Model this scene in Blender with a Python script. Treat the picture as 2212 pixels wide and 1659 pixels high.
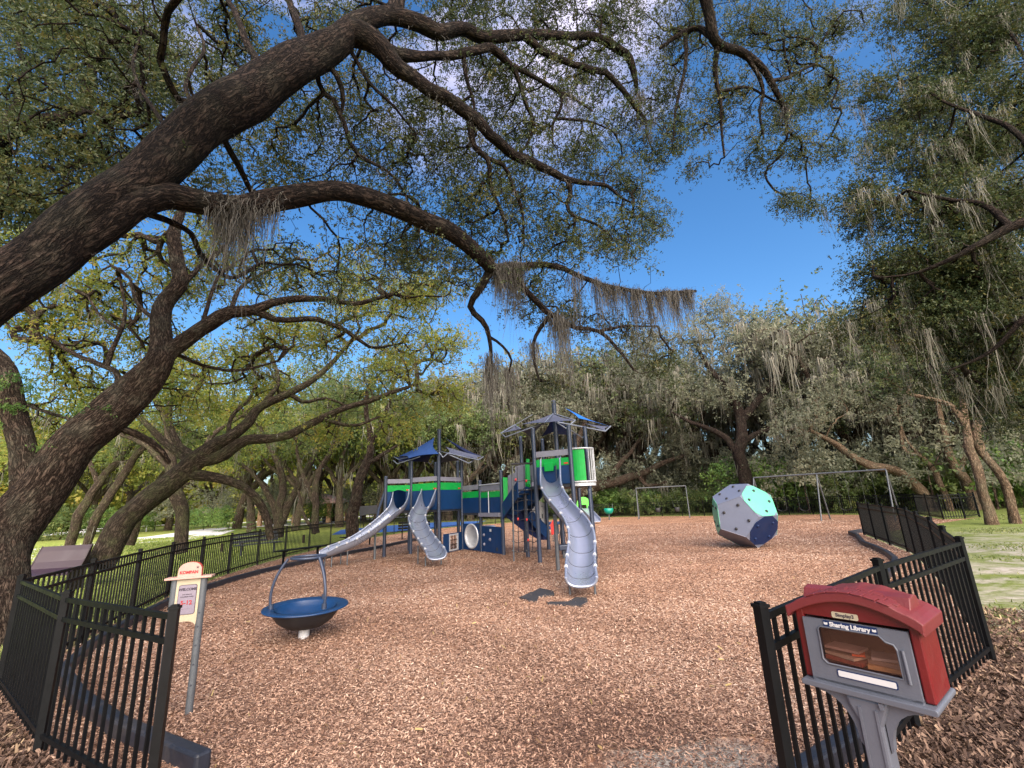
import bpy, math, random
import numpy as np
from mathutils import Vector, Matrix
for o in list(bpy.data.objects): bpy.data.objects.remove(o)
S=bpy.context.scene
COL=S.collection
RNG=np.random.default_rng(7)
random.seed(7)
# ---------------------------------------------------------------- camera
EYE=1.75; FPX=980.0; HOR=252.0; ROLL=math.radians(2.6)       # lens in units of a 2212 px wide frame
_p=math.atan(HOR/FPX)
FWD=np.array([0,math.cos(_p),math.sin(_p)]); _u=np.array([0,-math.sin(_p),math.cos(_p)]); _r=np.array([1.,0,0])
RT=_r*math.cos(ROLL)-_u*math.sin(ROLL)*(-1)*(-1); UP=_u*math.cos(ROLL)+_r*math.sin(ROLL)
cd=bpy.data.cameras.new('camera'); cam=bpy.data.objects.new('camera',cd); COL.objects.link(cam)
M=Matrix(((RT[0],UP[0],-FWD[0],0),(RT[1],UP[1],-FWD[1],0),(RT[2],UP[2],-FWD[2],EYE),(0,0,0,1)))
cam.matrix_world=M
cd.sensor_fit='HORIZONTAL'; cd.sensor_width=36; cd.lens=36*FPX/2212; cd.clip_end=2000; cd.clip_start=.05
S.camera=cam
# ---------------------------------------------------------------- world, sun, exposure
SUN_EL=math.radians(38); SUN_ROT=math.radians(165); SKY=0.10
w=bpy.data.worlds.new('World'); S.world=w; w.use_nodes=True
nt=w.node_tree; nt.nodes.clear()
def N(t,ty,**k):
    n=t.nodes.new(ty)
    for a,b in k.items():
        if a=='inp':
            for c,d in b.items(): n.inputs[c].default_value=d
        else: setattr(n,a,b)
    return n
sky=N(nt,'ShaderNodeTexSky'); sky.sky_type='NISHITA'; sky.sun_disc=False; sky.sun_elevation=SUN_EL; sky.sun_rotation=SUN_ROT
sky.air_density=1.0; sky.dust_density=2.2; sky.ozone_density=3.0
bg=N(nt,'ShaderNodeBackground',inp={'Strength':SKY}); wo=N(nt,'ShaderNodeOutputWorld')
tc=N(nt,'ShaderNodeTexCoord'); mp=N(nt,'ShaderNodeMapping',inp={'Scale':(1,1,2.2),'Location':(3.3,.6,.4)})
cn=N(nt,'ShaderNodeTexNoise',inp={'Scale':2.6,'Detail':6,'Roughness':.62,'Distortion':.3})
cr=N(nt,'ShaderNodeValToRGB'); cr.color_ramp.elements[0].position=.47; cr.color_ramp.elements[1].position=.66
cm=N(nt,'ShaderNodeMixRGB',inp={'Color2':(7.0,6.2,7.6,1)})
nt.links.new(tc.outputs['Generated'],mp.inputs['Vector']); nt.links.new(mp.outputs[0],cn.inputs['Vector']); nt.links.new(cn.outputs['Fac'],cr.inputs[0])
mf=N(nt,'ShaderNodeMath',operation='MULTIPLY'); szz=N(nt,'ShaderNodeSeparateXYZ'); nt.links.new(tc.outputs['Generated'],szz.inputs[0]); mrz=N(nt,'ShaderNodeMapRange',inp={1:.60,2:.80,3:0,4:.7}); nt.links.new(szz.outputs[2],mrz.inputs[0]); nt.links.new(mrz.outputs[0],mf.inputs[1])
nt.links.new(cr.outputs[0],mf.inputs[0]); nt.links.new(mf.outputs[0],cm.inputs['Fac'])
hs=N(nt,'ShaderNodeHueSaturation',inp={'Saturation':1.28,'Value':.97})
nt.links.new(sky.outputs[0],hs.inputs['Color']); nt.links.new(hs.outputs[0],cm.inputs['Color1'])
nt.links.new(cm.outputs[0],bg.inputs['Color']); nt.links.new(bg.outputs[0],wo.inputs['Surface'])
sd=bpy.data.lights.new('sun','SUN'); so=bpy.data.objects.new('sun',sd); COL.objects.link(so)
sd.energy=4.2; sd.angle=math.radians(75); sd.color=(1,.86,.70)
_sv=Vector((math.sin(SUN_ROT)*math.cos(SUN_EL),math.cos(SUN_ROT)*math.cos(SUN_EL),math.sin(SUN_EL)))
so.rotation_euler=_sv.to_track_quat('Z','Y').to_euler(); so.location=(-20,-20,30)
S.view_settings.view_transform='Standard'; S.view_settings.look='None'; S.view_settings.gamma=1; S.view_settings.exposure=1.45
# ---------------------------------------------------------------- helpers
def ray(x,y): return FWD*FPX+RT*(x-1106)+UP*(829.5-y)
E0=np.array([0,0,EYE])
def gr(x,y,z=0.):
    d=ray(x,y); t=(z-EYE)/d[2]; return E0+d*t
def at(x,y,Y):
    d=ray(x,y); return E0+d*(Y/d[1])
def c1(u,v): return (900+u*.29837)*.864,(980+v*.29837)*.864
def a1(u,v,Y): return at(*c1(u,v),Y)
BASE={}
def thing(name,label,cat,loc=(0,0,0),group=None):
    o=bpy.data.objects.new(name,None); COL.objects.link(o); o.location=loc; o.empty_display_size=.2
    o['label']=label; o['category']=cat
    if group: o['group']=group
    BASE[o.name]=np.array(loc,float); return o
def tag(o,label,cat,group=None,kind=None):
    if label: o['label']=label
    if cat: o['category']=cat
    if group: o['group']=group
    if kind: o['kind']=kind
    return o
def base_of(o):
    b=np.zeros(3)
    while o is not None: b=b+BASE.get(o.name,0); o=o.parent
    return b
def npmesh(name,V,F,mat,parent=None,smooth=False,attrs=None,k=None):
    """V (n,3) ; F list of faces or (m,k) array"""
    V=np.asarray(V,np.float32)
    if parent is not None: V=V-base_of(parent).astype(np.float32)
    me=bpy.data.meshes.new(name)
    if isinstance(F,np.ndarray):
        m,kk=F.shape; me.vertices.add(len(V)); me.vertices.foreach_set('co',V.ravel())
        me.loops.add(m*kk); me.loops.foreach_set('vertex_index',F.astype(np.int32).ravel())
        me.polygons.add(m); me.polygons.foreach_set('loop_start',np.arange(0,m*kk,kk,dtype=np.int32)); 
        me.update(calc_edges=True)
    else:
        me.from_pydata([tuple(map(float,v)) for v in V],[],F); me.update()
    if smooth: me.polygons.foreach_set('use_smooth',np.ones(len(me.polygons),bool))
    if attrs:
        for a,(dom,ty,val) in attrs.items():
            at_=me.attributes.new(a,ty,dom); key='vector' if ty=='FLOAT_VECTOR' else 'value'
            at_.data.foreach_set(key,np.asarray(val,np.float32).ravel())
    if isinstance(mat,(list,tuple)):
        for m_ in mat: me.materials.append(m_)
    elif mat: me.materials.append(mat)
    o=bpy.data.objects.new(name,me); COL.objects.link(o)
    if parent is not None: o.parent=parent
    return o
class MB:
    def __init__(s): s.V=[]; s.F=[]; s.SM=[]
    def add(s,V,F,sm=False):
        b=len(s.V); s.V+= [tuple(map(float,v)) for v in V]; s.F+=[tuple(b+i for i in f) for f in F]; s.SM+=[sm]*len(F); return s
    def box(s,c,sx,sy,sz,rz=0,ax=None):
        c=np.array(c,float)
        if ax is None: X=np.array([math.cos(rz),math.sin(rz),0]);Y=np.array([-math.sin(rz),math.cos(rz),0]);Z=np.array([0,0,1.])
        else: X,Y,Z=ax
        V=[c+X*sx/2*a+Y*sy/2*b+Z*sz/2*d for a in(-1,1) for b in(-1,1) for d in(-1,1)]
        return s.add(V,[(0,1,3,2),(4,6,7,5),(0,4,5,1),(2,3,7,6),(0,2,6,4),(1,5,7,3)])
    def beam(s,a,b,w,h,up=(0,0,1)):
        a=np.array(a,float);b=np.array(b,float);X=b-a;L=np.linalg.norm(X);X/=L
        Y=np.cross(up,X);
        if np.linalg.norm(Y)<1e-6: Y=np.array([1.,0,0])
        Y/=np.linalg.norm(Y);Z=np.cross(X,Y); return s.box((a+b)/2,L,w,h,ax=(X,Y,Z))
    def tube(s,P,r,n=10,cap=True,closed=False):
        P=[np.array(p,float) for p in P]; m=len(P)
        R=[r]*m if np.isscalar(r) else r
        V=[];F=[];prev=None
        for i in range(m):
            if closed: t=P[(i+1)%m]-P[i-1]
            else: t=P[min(i+1,m-1)]-P[max(i-1,0)]
            t=t/(np.linalg.norm(t)+1e-9)
            if prev is None:
                a=np.array([0,0,1.]) if abs(t[2])<.9 else np.array([1.,0,0]); x=np.cross(a,t)
            else: x=prev-t*(prev@t)
            x/=np.linalg.norm(x)+1e-9; y=np.cross(t,x); prev=x
            for k in range(n):
                q=2*math.pi*k/n; V.append(P[i]+(x*math.cos(q)+y*math.sin(q))*R[i])
        for i in range(m if closed else m-1):
            j=(i+1)%m
            for k in range(n): F.append((i*n+k,i*n+(k+1)%n,j*n+(k+1)%n,j*n+k))
        s.add(V,F,True)
        if cap and not closed: s.add(V[:n],[tuple(range(n))[::-1]]); s.add(V[-n:],[tuple(range(n))])
        return s
    def lathe(s,prof,c,n=32,axis=None):
        c=np.array(c,float); V=[];F=[]
        Z=np.array([0,0,1.]) if axis is None else np.array(axis,float)/np.linalg.norm(axis)
        X=np.cross(Z,[0.3,1,0.1]); X/=np.linalg.norm(X); Y=np.cross(Z,X)
        for (r,z) in prof:
            for k in range(n):
                q=2*math.pi*k/n; V.append(c+X*r*math.cos(q)+Y*r*math.sin(q)+Z*z)
        for i in range(len(prof)-1):
            for k in range(n): F.append((i*n+k,i*n+(k+1)%n,(i+1)*n+(k+1)%n,(i+1)*n+k))
        return s.add(V,F,True)
    def prism(s,poly,n,d):
        """poly: 3-D points of a planar outline, extruded along vector n by d"""
        poly=[np.array(p,float) for p in poly]; n=np.array(n,float)*d; m=len(poly)
        V=poly+[p+n for p in poly]
        return s.add(V,[tuple(range(m))[::-1],tuple(range(m,2*m))]+[(i,(i+1)%m,m+(i+1)%m,m+i) for i in range(m)])
    def build(s,name,mat,parent=None,bevel=0,attrs=None):
        V=np.array(s.V)
        o=npmesh(name,V,s.F,mat,parent,attrs=attrs)
        o.data.polygons.foreach_set('use_smooth',np.array(s.SM,bool))
        if bevel:
            m=o.modifiers.new('b','BEVEL'); m.width=bevel; m.segments=2; m.limit_method='ANGLE'; m.angle_limit=math.radians(50)
        return o
# ---------------------------------------------------------------- materials
def newmat(name):
    m=bpy.data.materials.new(name); m.use_nodes=True; t=m.node_tree; t.nodes.clear()
    o=N(t,'ShaderNodeOutputMaterial'); b=N(t,'ShaderNodeBsdfPrincipled'); t.links.new(b.outputs[0],o.inputs[0]); return m,t,b,o
def paint(name,col,rough=.45,metal=0,var=.12,bump=0.0,scale=6,dirt=.25,spec=.5,coat=0):
    m,t,b,o=newmat(name)
    tcn=N(t,'ShaderNodeTexCoord'); n1=N(t,'ShaderNodeTexNoise',inp={'Scale':scale,'Detail':6,'Roughness':.65})
    n2=N(t,'ShaderNodeTexNoise',inp={'Scale':scale*.35,'Detail':8,'Roughness':.7,'Distortion':.6})
    t.links.new(tcn.outputs['Object'],n1.inputs['Vector']); t.links.new(tcn.outputs['Object'],n2.inputs['Vector'])
    hsv=N(t,'ShaderNodeHueSaturation',inp={'Color':(*col,1)})
    r=N(t,'ShaderNodeMapRange',inp={1:.25,2:.75,3:1-var,4:1+var}); t.links.new(n1.outputs['Fac'],r.inputs[0]); t.links.new(r.outputs[0],hsv.inputs['Value'])
    mx=N(t,'ShaderNodeMixRGB',inp={'Color2':(.16,.13,.10,1)})
    r2=N(t,'ShaderNodeMapRange',inp={1:.52,2:.8,3:0,4:dirt}); t.links.new(n2.outputs['Fac'],r2.inputs[0]); t.links.new(r2.outputs[0],mx.inputs[0])
    t.links.new(hsv.outputs[0],mx.inputs[1]); t.links.new(mx.outputs[0],b.inputs['Base Color'])
    r3=N(t,'ShaderNodeMapRange',inp={1:.3,2:.8,3:max(rough-.08,.03),4:min(rough+.2,1)}); t.links.new(n2.outputs['Fac'],r3.inputs[0]); t.links.new(r3.outputs[0],b.inputs['Roughness'])
    b.inputs['Metallic'].default_value=metal; b.inputs['Specular IOR Level'].default_value=spec
    if bump:
        n3=N(t,'ShaderNodeTexNoise',inp={'Scale':scale*14,'Detail':4}); t.links.new(tcn.outputs['Object'],n3.inputs['Vector'])
        bp=N(t,'ShaderNodeBump',inp={'Strength':bump,'Distance':.004}); t.links.new(n3.outputs['Fac'],bp.inputs['Height']); t.links.new(bp.outputs[0],b.inputs['Normal'])
    return m
M_black=paint('black_powder_coat',(.0025,.003,.004),.45,0,.2,.1,20,.0,.2)
M_navy=paint('navy_panel',(.006,.034,.115),.5,0,.12,.1,5,.10,.25)
M_post=paint('dark_slate_post',(.035,.048,.085),.38,.2,.12,.1,8,.15)
M_green=paint('green_panel',(.006,.31,.055),.5,0,.15,.1,7,.15,.25)
M_grey=paint('grey_panel',(.21,.21,.27),.5,0,.12,.1,6,.25)
M_white=paint('white_pvc',(.50,.50,.52),.45,0,.08,0,6,.2)
M_steel=paint('stainless_slide',(.33,.365,.465),.28,.6,.06,.05,3,.10)
M_galv=paint('galvanised_steel',(.10,.11,.125),.5,.3,.18,.15,9,.3)
M_pale=paint('pale_steel_tube',(.55,.57,.62),.4,.3,.1,.05,9,.2)
M_gap=paint('dark_gap',(.03,.035,.05),.6)
M_saN=paint('navy_sail_cloth',(.025,.07,.24),.8,0,.12,.4,5,.12,.2)
M_saD=paint('dark_sail_cloth',(.012,.02,.07),.85,0,.12,.4,5,.1,.2)
M_frame=paint('sail_frame_steel',(.22,.25,.32),.4,.3)
M_saG=paint('pale_grey_sail_cloth',(.085,.095,.145),.8,0,.1,.4,5,.2,.2)
M_saB=paint('bright_blue_sail_cloth',(.02,.15,.55),.8,0,.12,.4,9,.15,.2)
M_red=paint('red_plastic',(.55,.02,.02),.4)
M_rope=paint('rope',(.03,.03,.04),.8,0,.2,.3,20,.1)
M_blue=paint('blue_rubber_bowl',(.004,.03,.10),.35,0,.15,.1,4,.2)
M_shell=paint('black_bowl_shell',(.012,.012,.016),.55,0,.2,.2,6,.15)
M_mint=paint('mint_panel',(.12,.50,.32),.4,0,.06,.1,4,.12)
M_pgrey=paint('light_grey_panel',(.145,.165,.235),.4,0,.06,.1,4,.15)
M_pnavy=paint('dark_blue_panel',(.007,.02,.075),.45,0,.1,.1,4,.1,.25)
M_cream=paint('cream_board',(.40,.34,.24),.55,0,.08,.1,9,.2)
M_signred=paint('sign_red_edge',(.50,.06,.04),.5)
M_signpink=paint('sign_faded_head',(.42,.26,.22),.55,0,.1,0,12,.15)
M_paper=paint('sign_plate',(.20,.17,.22),.4,0,.06,0,9,.15)
M_ink=paint('dark_ink',(.03,.02,.04),.5)
M_inkred=paint('red_ink',(.30,.015,.02),.5)
M_libred=paint('red_moulded_plastic',(.11,.005,.007),.38,0,.12,.25,5,.22)
M_libroof=paint('faded_red_roof_plastic',(.12,.015,.018),.45,0,.14,.25,6,.2)
M_libgrey=paint('grey_moulded_plastic',(.085,.093,.12),.42,0,.08,.2,6,.15)
M_border=paint('black_plastic_border',(.014,.017,.028),.45,0,.2,.3,5,.35)
M_brown=paint('brown_coated_metal',(.04,.022,.032),.45,0,.08,.1,5,.15)
M_rubber=paint('black_rubber',(.02,.02,.025),.7,0,.2,.4,12,.35)
M_lime=paint('lime_plastic',(.10,.55,.06),.45)
M_teal=paint('teal_plastic',(.0,.22,.16),.4)
M_concrete=paint('pale_concrete',(.62,.62,.64),.85,0,.08,.4,.6,.12)
M_roofpink=paint('pinkish_metal_roof',(.75,.48,.46),.6,0,.08,.1,1,.15)
M_peach=paint('peach_column',(.62,.38,.24),.8)
M_bluepad=paint('blue_rubber_surface',(.02,.10,.36),.85,0,.1,.3,2,.2)
def glassmat():
    m,t,b,o=newmat('clear_window_plastic'); b.inputs['Base Color'].default_value=(.9,.9,.9,1); b.inputs['Roughness'].default_value=.12
    tr=N(t,'ShaderNodeBsdfTransparent',inp={'Color':(.80,.72,.70,1)}); gl=N(t,'ShaderNodeBsdfGlossy',inp={'Roughness':.08,'Color':(.9,.8,.8,1)}); mx=N(t,'ShaderNodeMixShader',inp={0:.06})
    t.links.new(tr.outputs[0],mx.inputs[1]); t.links.new(gl.outputs[0],mx.inputs[2]); t.links.new(mx.outputs[0],o.inputs[0]); return m
M_glass=glassmat()
def barkmat(name,dark,light,lich,amt=.5,sc=1.0):
    m,t,b,o=newmat(name)
    a=N(t,'ShaderNodeAttribute',attribute_name='bk')
    def mapped(k,kz):
        mp=N(t,'ShaderNodeMapping',inp={'Scale':(k*sc,k*sc,kz*sc)}); t.links.new(a.outputs['Vector'],mp.inputs['Vector']); return mp.outputs[0]
    def ridge(vec,dist,det=5):
        n=N(t,'ShaderNodeTexNoise',inp={'Scale':1,'Detail':det,'Roughness':.55,'Distortion':dist}); t.links.new(vec,n.inputs['Vector'])
        s1=N(t,'ShaderNodeMath',operation='SUBTRACT',inp={1:.5}); t.links.new(n.outputs['Fac'],s1.inputs[0]); ab=N(t,'ShaderNodeMath',operation='ABSOLUTE'); t.links.new(s1.outputs[0],ab.inputs[0])
        r=N(t,'ShaderNodeMapRange',inp={1:0,2:.13,3:0,4:1}); t.links.new(ab.outputs[0],r.inputs[0]); return r.outputs[0]
    r1=ridge(mapped(21,5.0),.8); r2=ridge(mapped(40,13),1.0,3)
    n2=N(t,'ShaderNodeTexNoise',inp={'Scale':1,'Detail':6,'Roughness':.75}); t.links.new(mapped(60,26),n2.inputs['Vector'])
    m1=N(t,'ShaderNodeMath',operation='MULTIPLY',inp={1:.55}); t.links.new(r1,m1.inputs[0])
    m2=N(t,'ShaderNodeMath',operation='MULTIPLY_ADD',inp={1:.22}); t.links.new(r2,m2.inputs[0]); t.links.new(m1.outputs[0],m2.inputs[2])
    m3=N(t,'ShaderNodeMath',operation='MULTIPLY_ADD',inp={1:.30}); t.links.new(n2.outputs['Fac'],m3.inputs[0]); t.links.new(m2.outputs[0],m3.inputs[2])
    cr=N(t,'ShaderNodeValToRGB'); e=cr.color_ramp.elements; e[0].position=.15; e[0].color=(*dark,1); e[1].position=.92; e[1].color=(*light,1)
    e[0].position=.30; x=e.new(.55); x.color=(*[(p+q)*.36 for p,q in zip(dark,light)],1)
    t.links.new(m3.outputs[0],cr.inputs[0])
    tcn=N(t,'ShaderNodeTexCoord'); n3=N(t,'ShaderNodeTexNoise',inp={'Scale':2.3,'Detail':7,'Roughness':.7}); t.links.new(tcn.outputs['Object'],n3.inputs['Vector'])
    r3=N(t,'ShaderNodeMapRange',inp={1:.48,2:.62,3:0,4:amt}); t.links.new(n3.outputs['Fac'],r3.inputs[0])
    ml=N(t,'ShaderNodeMath',operation='MULTIPLY'); t.links.new(r3.outputs[0],ml.inputs[0]); t.links.new(m3.outputs[0],ml.inputs[1])
    mx=N(t,'ShaderNodeMixRGB',inp={'Color2':(*lich,1)}); t.links.new(ml.outputs[0],mx.inputs[0]); t.links.new(cr.outputs[0],mx.inputs[1])
    t.links.new(mx.outputs[0],b.inputs['Base Color']); b.inputs['Roughness'].default_value=.95; b.inputs['Specular IOR Level'].default_value=.12
    bp=N(t,'ShaderNodeBump',inp={'Strength':1.0,'Distance':.08/sc}); t.links.new(m3.outputs[0],bp.inputs['Height']); t.links.new(bp.outputs[0],b.inputs['Normal'])
    return m
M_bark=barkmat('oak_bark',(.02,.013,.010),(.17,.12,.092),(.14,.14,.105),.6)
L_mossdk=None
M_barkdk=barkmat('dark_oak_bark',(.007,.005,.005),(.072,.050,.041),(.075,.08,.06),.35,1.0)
M_barkgn=barkmat('mossy_oak_bark',(.04,.03,.022),(.20,.15,.115),(.14,.16,.07),.75)
M_barkor=barkmat('sunlit_tone_bark',(.09,.06,.04),(.36,.25,.17),(.24,.23,.16),.6)  # warm sunlight put into the bark colour of the right hand trunks
def leafmat(name,cols,tr=.35):
    m,t,b,o=newmat(name)
    a=N(t,'ShaderNodeAttribute',attribute_name='rnd'); cr=N(t,'ShaderNodeValToRGB'); e=cr.color_ramp.elements
    e[0].position=0; e[0].color=(*cols[0],1); e[1].position=1; e[1].color=(*cols[-1],1)
    for i,c in enumerate(cols[1:-1]):
        x=e.new((i+1)/(len(cols)-1)); x.color=(*c,1)
    t.links.new(a.outputs['Fac'],cr.inputs[0]); t.links.new(cr.outputs[0],b.inputs['Base Color'])
    b.inputs['Roughness'].default_value=.5; b.inputs['Specular IOR Level'].default_value=.25
    ts=N(t,'ShaderNodeBsdfTranslucent'); hv=N(t,'ShaderNodeHueSaturation',inp={'Hue':.485,'Saturation':1.1,'Value':1.5}); t.links.new(cr.outputs[0],hv.inputs['Color']); t.links.new(hv.outputs[0],ts.inputs['Color'])
    mx=N(t,'ShaderNodeMixShader',inp={0:tr}); t.links.new(b.outputs[0],mx.inputs[1]); t.links.new(ts.outputs[0],mx.inputs[2]); t.links.new(mx.outputs[0],o.inputs[0]); return m
L_near=leafmat('oak_leaves',[(.026,.042,.020),(.042,.062,.026),(.065,.08,.03),(.12,.105,.032)],.3)
L_dark=leafmat('dark_oak_leaves',[(.05,.075,.04),(.08,.11,.05),(.12,.15,.065),(.16,.17,.07)],.45)
L_yel=leafmat('yellow_green_leaves',[(.10,.14,.035),(.17,.22,.055),(.27,.29,.07),(.38,.30,.08)],.5)  # sunlight put into the leaf colour: brighter yellow green for left side trees
L_mid=leafmat('mid_green_leaves',[(.07,.11,.04),(.11,.16,.06),(.16,.21,.08),(.23,.23,.08)],.45)
L_grey=leafmat('grey_green_leaves',[(.11,.13,.09),(.16,.175,.125),(.21,.22,.155),(.25,.245,.17)],.45)
L_moss=leafmat('spanish_moss',[(.15,.145,.12),(.21,.205,.17),(.28,.27,.22),(.22,.19,.16)],.3)
L_mossdk=leafmat('dark_spanish_moss',[(.05,.045,.042),(.075,.07,.062),(.105,.098,.088),(.085,.072,.064)],.3)
L_brown=leafmat('brown_leaves',[(.10,.06,.035),(.16,.10,.06),(.22,.15,.09),(.12,.10,.05)],.3)
L_bush=leafmat('bush_leaves',[(.05,.11,.035),(.09,.17,.05),(.14,.23,.06),(.20,.28,.08)],.4)
# ---------------------------------------------------------------- ground, paths
def groundmat():
    m,t,b,o=newmat('lawn_sand_and_leaf_litter')
    g=N(t,'ShaderNodeNewGeometry'); P=g.outputs['Position']
    def noise(s,d=6,r=.6,di=0):
        n=N(t,'ShaderNodeTexNoise',inp={'Scale':s,'Detail':d,'Roughness':r,'Distortion':di}); t.links.new(P,n.inputs['Vector']); return n.outputs['Fac']
    def ramp(src,p):
        c=N(t,'ShaderNodeValToRGB'); e=c.color_ramp.elements; e[0].position=p[0][0]; e[0].color=(*p[0][1],1); e[1].position=p[-1][0]; e[1].color=(*p[-1][1],1)
        for q in p[1:-1]: x=e.new(q[0]); x.color=(*q[1],1)
        t.links.new(src,c.inputs[0]); return c.outputs[0]
    def mix(f,a,b_):
        x=N(t,'ShaderNodeMixRGB'); t.links.new(f,x.inputs[0]); t.links.new(a,x.inputs[1]); t.links.new(b_,x.inputs[2]); return x.outputs[0]
    gl_=ramp(noise(1.1,9,.75),[(.3,(.16,.21,.045)),(.5,(.25,.31,.07)),(.7,(.36,.39,.12))])  # left lawn: sunlight put into the grass colour, brighter and yellower
    grass=ramp(noise(1.4,9,.75),[(.3,(.085,.11,.035)),(.5,(.15,.19,.05)),(.7,(.22,.25,.085))])
    fine=ramp(noise(38,5,.8),[(.35,(.4,.4,.4)),(.65,(1.35,1.35,1.3))])
    gx=N(t,'ShaderNodeMixRGB',blend_type='MULTIPLY',inp={0:.8}); lmk=N(t,'ShaderNodeSeparateXYZ'); t.links.new(P,lmk.inputs[0]); lr=N(t,'ShaderNodeMapRange',inp={1:-8.5,2:-10.5,3:0,4:1}); t.links.new(lmk.outputs[0],lr.inputs[0]); grass=mix(lr.outputs[0],grass,gl_); t.links.new(grass,gx.inputs[1]); t.links.new(fine,gx.inputs[2])
    sand=ramp(noise(9,6,.7),[(.3,(.24,.21,.17)),(.7,(.50,.47,.42))])
    lit=ramp(noise(55,4,.8),[(.3,(.035,.022,.016)),(.5,(.11,.07,.05)),(.7,(.26,.18,.12))])
    # sandy worn ground: x between 5 and 24, y 3..16 on the right
    sep=N(t,'ShaderNodeSeparateXYZ'); t.links.new(P,sep.inputs[0])
    def band(src,a,b_,c,d):
        r1=N(t,'ShaderNodeMapRange',inp={1:a,2:b_,3:0,4:1}); t.links.new(src,r1.inputs[0]); r2=N(t,'ShaderNodeMapRange',inp={1:c,2:d,3:1,4:0}); t.links.new(src,r2.inputs[0])
        mm=N(t,'ShaderNodeMath',operation='MULTIPLY'); t.links.new(r1.outputs[0],mm.inputs[0]); t.links.new(r2.outputs[0],mm.inputs[1]); return mm.outputs[0]
    def mul(a,b_,op='MULTIPLY'):
        mm=N(t,'ShaderNodeMath',operation=op,use_clamp=True); t.links.new(a,mm.inputs[0]); 
        if isinstance(b_,float): mm.inputs[1].default_value=b_
        else: t.links.new(b_,mm.inputs[1])
        return mm.outputs[0]
    mask=mul(band(sep.outputs[0],4,6,30,40),band(sep.outputs[1],3,5,13,19))
    n=N(t,'ShaderNodeTexNoise',inp={'Scale':1.0,'Detail':9,'Roughness':.72,'Distortion':.8}); mpp=N(t,'ShaderNodeMapping',inp={'Scale':(.8,1.3,1)}); t.links.new(P,mpp.inputs[0]); t.links.new(mpp.outputs[0],n.inputs['Vector'])
    rr=N(t,'ShaderNodeMapRange',inp={1:.43,2:.60,3:0,4:1}); t.links.new(n.outputs['Fac'],rr.inputs[0])
    sm=mul(mask,rr.outputs[0])
    c=mix(sm,gx.outputs[0],sand)
    # litter near the gate on both sides
    d=N(t,'ShaderNodeVectorMath',operation='LENGTH'); t.links.new(P,d.inputs[0])
    dd=N(t,'ShaderNodeMath',operation='MULTIPLY_ADD',inp={1:3.5}); t.links.new(noise(.8,5,.6),dd.inputs[0]); t.links.new(d.outputs['Value'],dd.inputs[2])
    rl=N(t,'ShaderNodeMapRange',inp={1:9.0,2:10.0,3:1,4:0}); t.links.new(dd.outputs[0],rl.inputs[0])
    # litter under the left trees
    ul=band(sep.outputs[0],-16,-12,-5,-4); ul=mul(ul,band(sep.outputs[1],0,1,8.5,10))
    nn=N(t,'ShaderNodeMapRange',inp={1:.42,2:.58,3:0,4:1}); t.links.new(noise(.9,6,.65),nn.inputs[0])
    lm=mul(rl.outputs[0],mul(ul,nn.outputs[0]),'ADD')
    fl=mul(band(sep.outputs[1],38,44,300,400),0.2)
    c=mix(lm,c,lit); c=mix(fl,c,lit)
    t.links.new(c,b.inputs['Base Color']); b.inputs['Roughness'].default_value=.95; b.inputs['Specular IOR Level'].default_value=.1
    bp=N(t,'ShaderNodeBump',inp={'Strength':.9,'Distance':.03}); t.links.new(noise(30,6,.8),bp.inputs['Height']); t.links.new(bp.outputs[0],b.inputs['Normal'])
    return m
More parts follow.
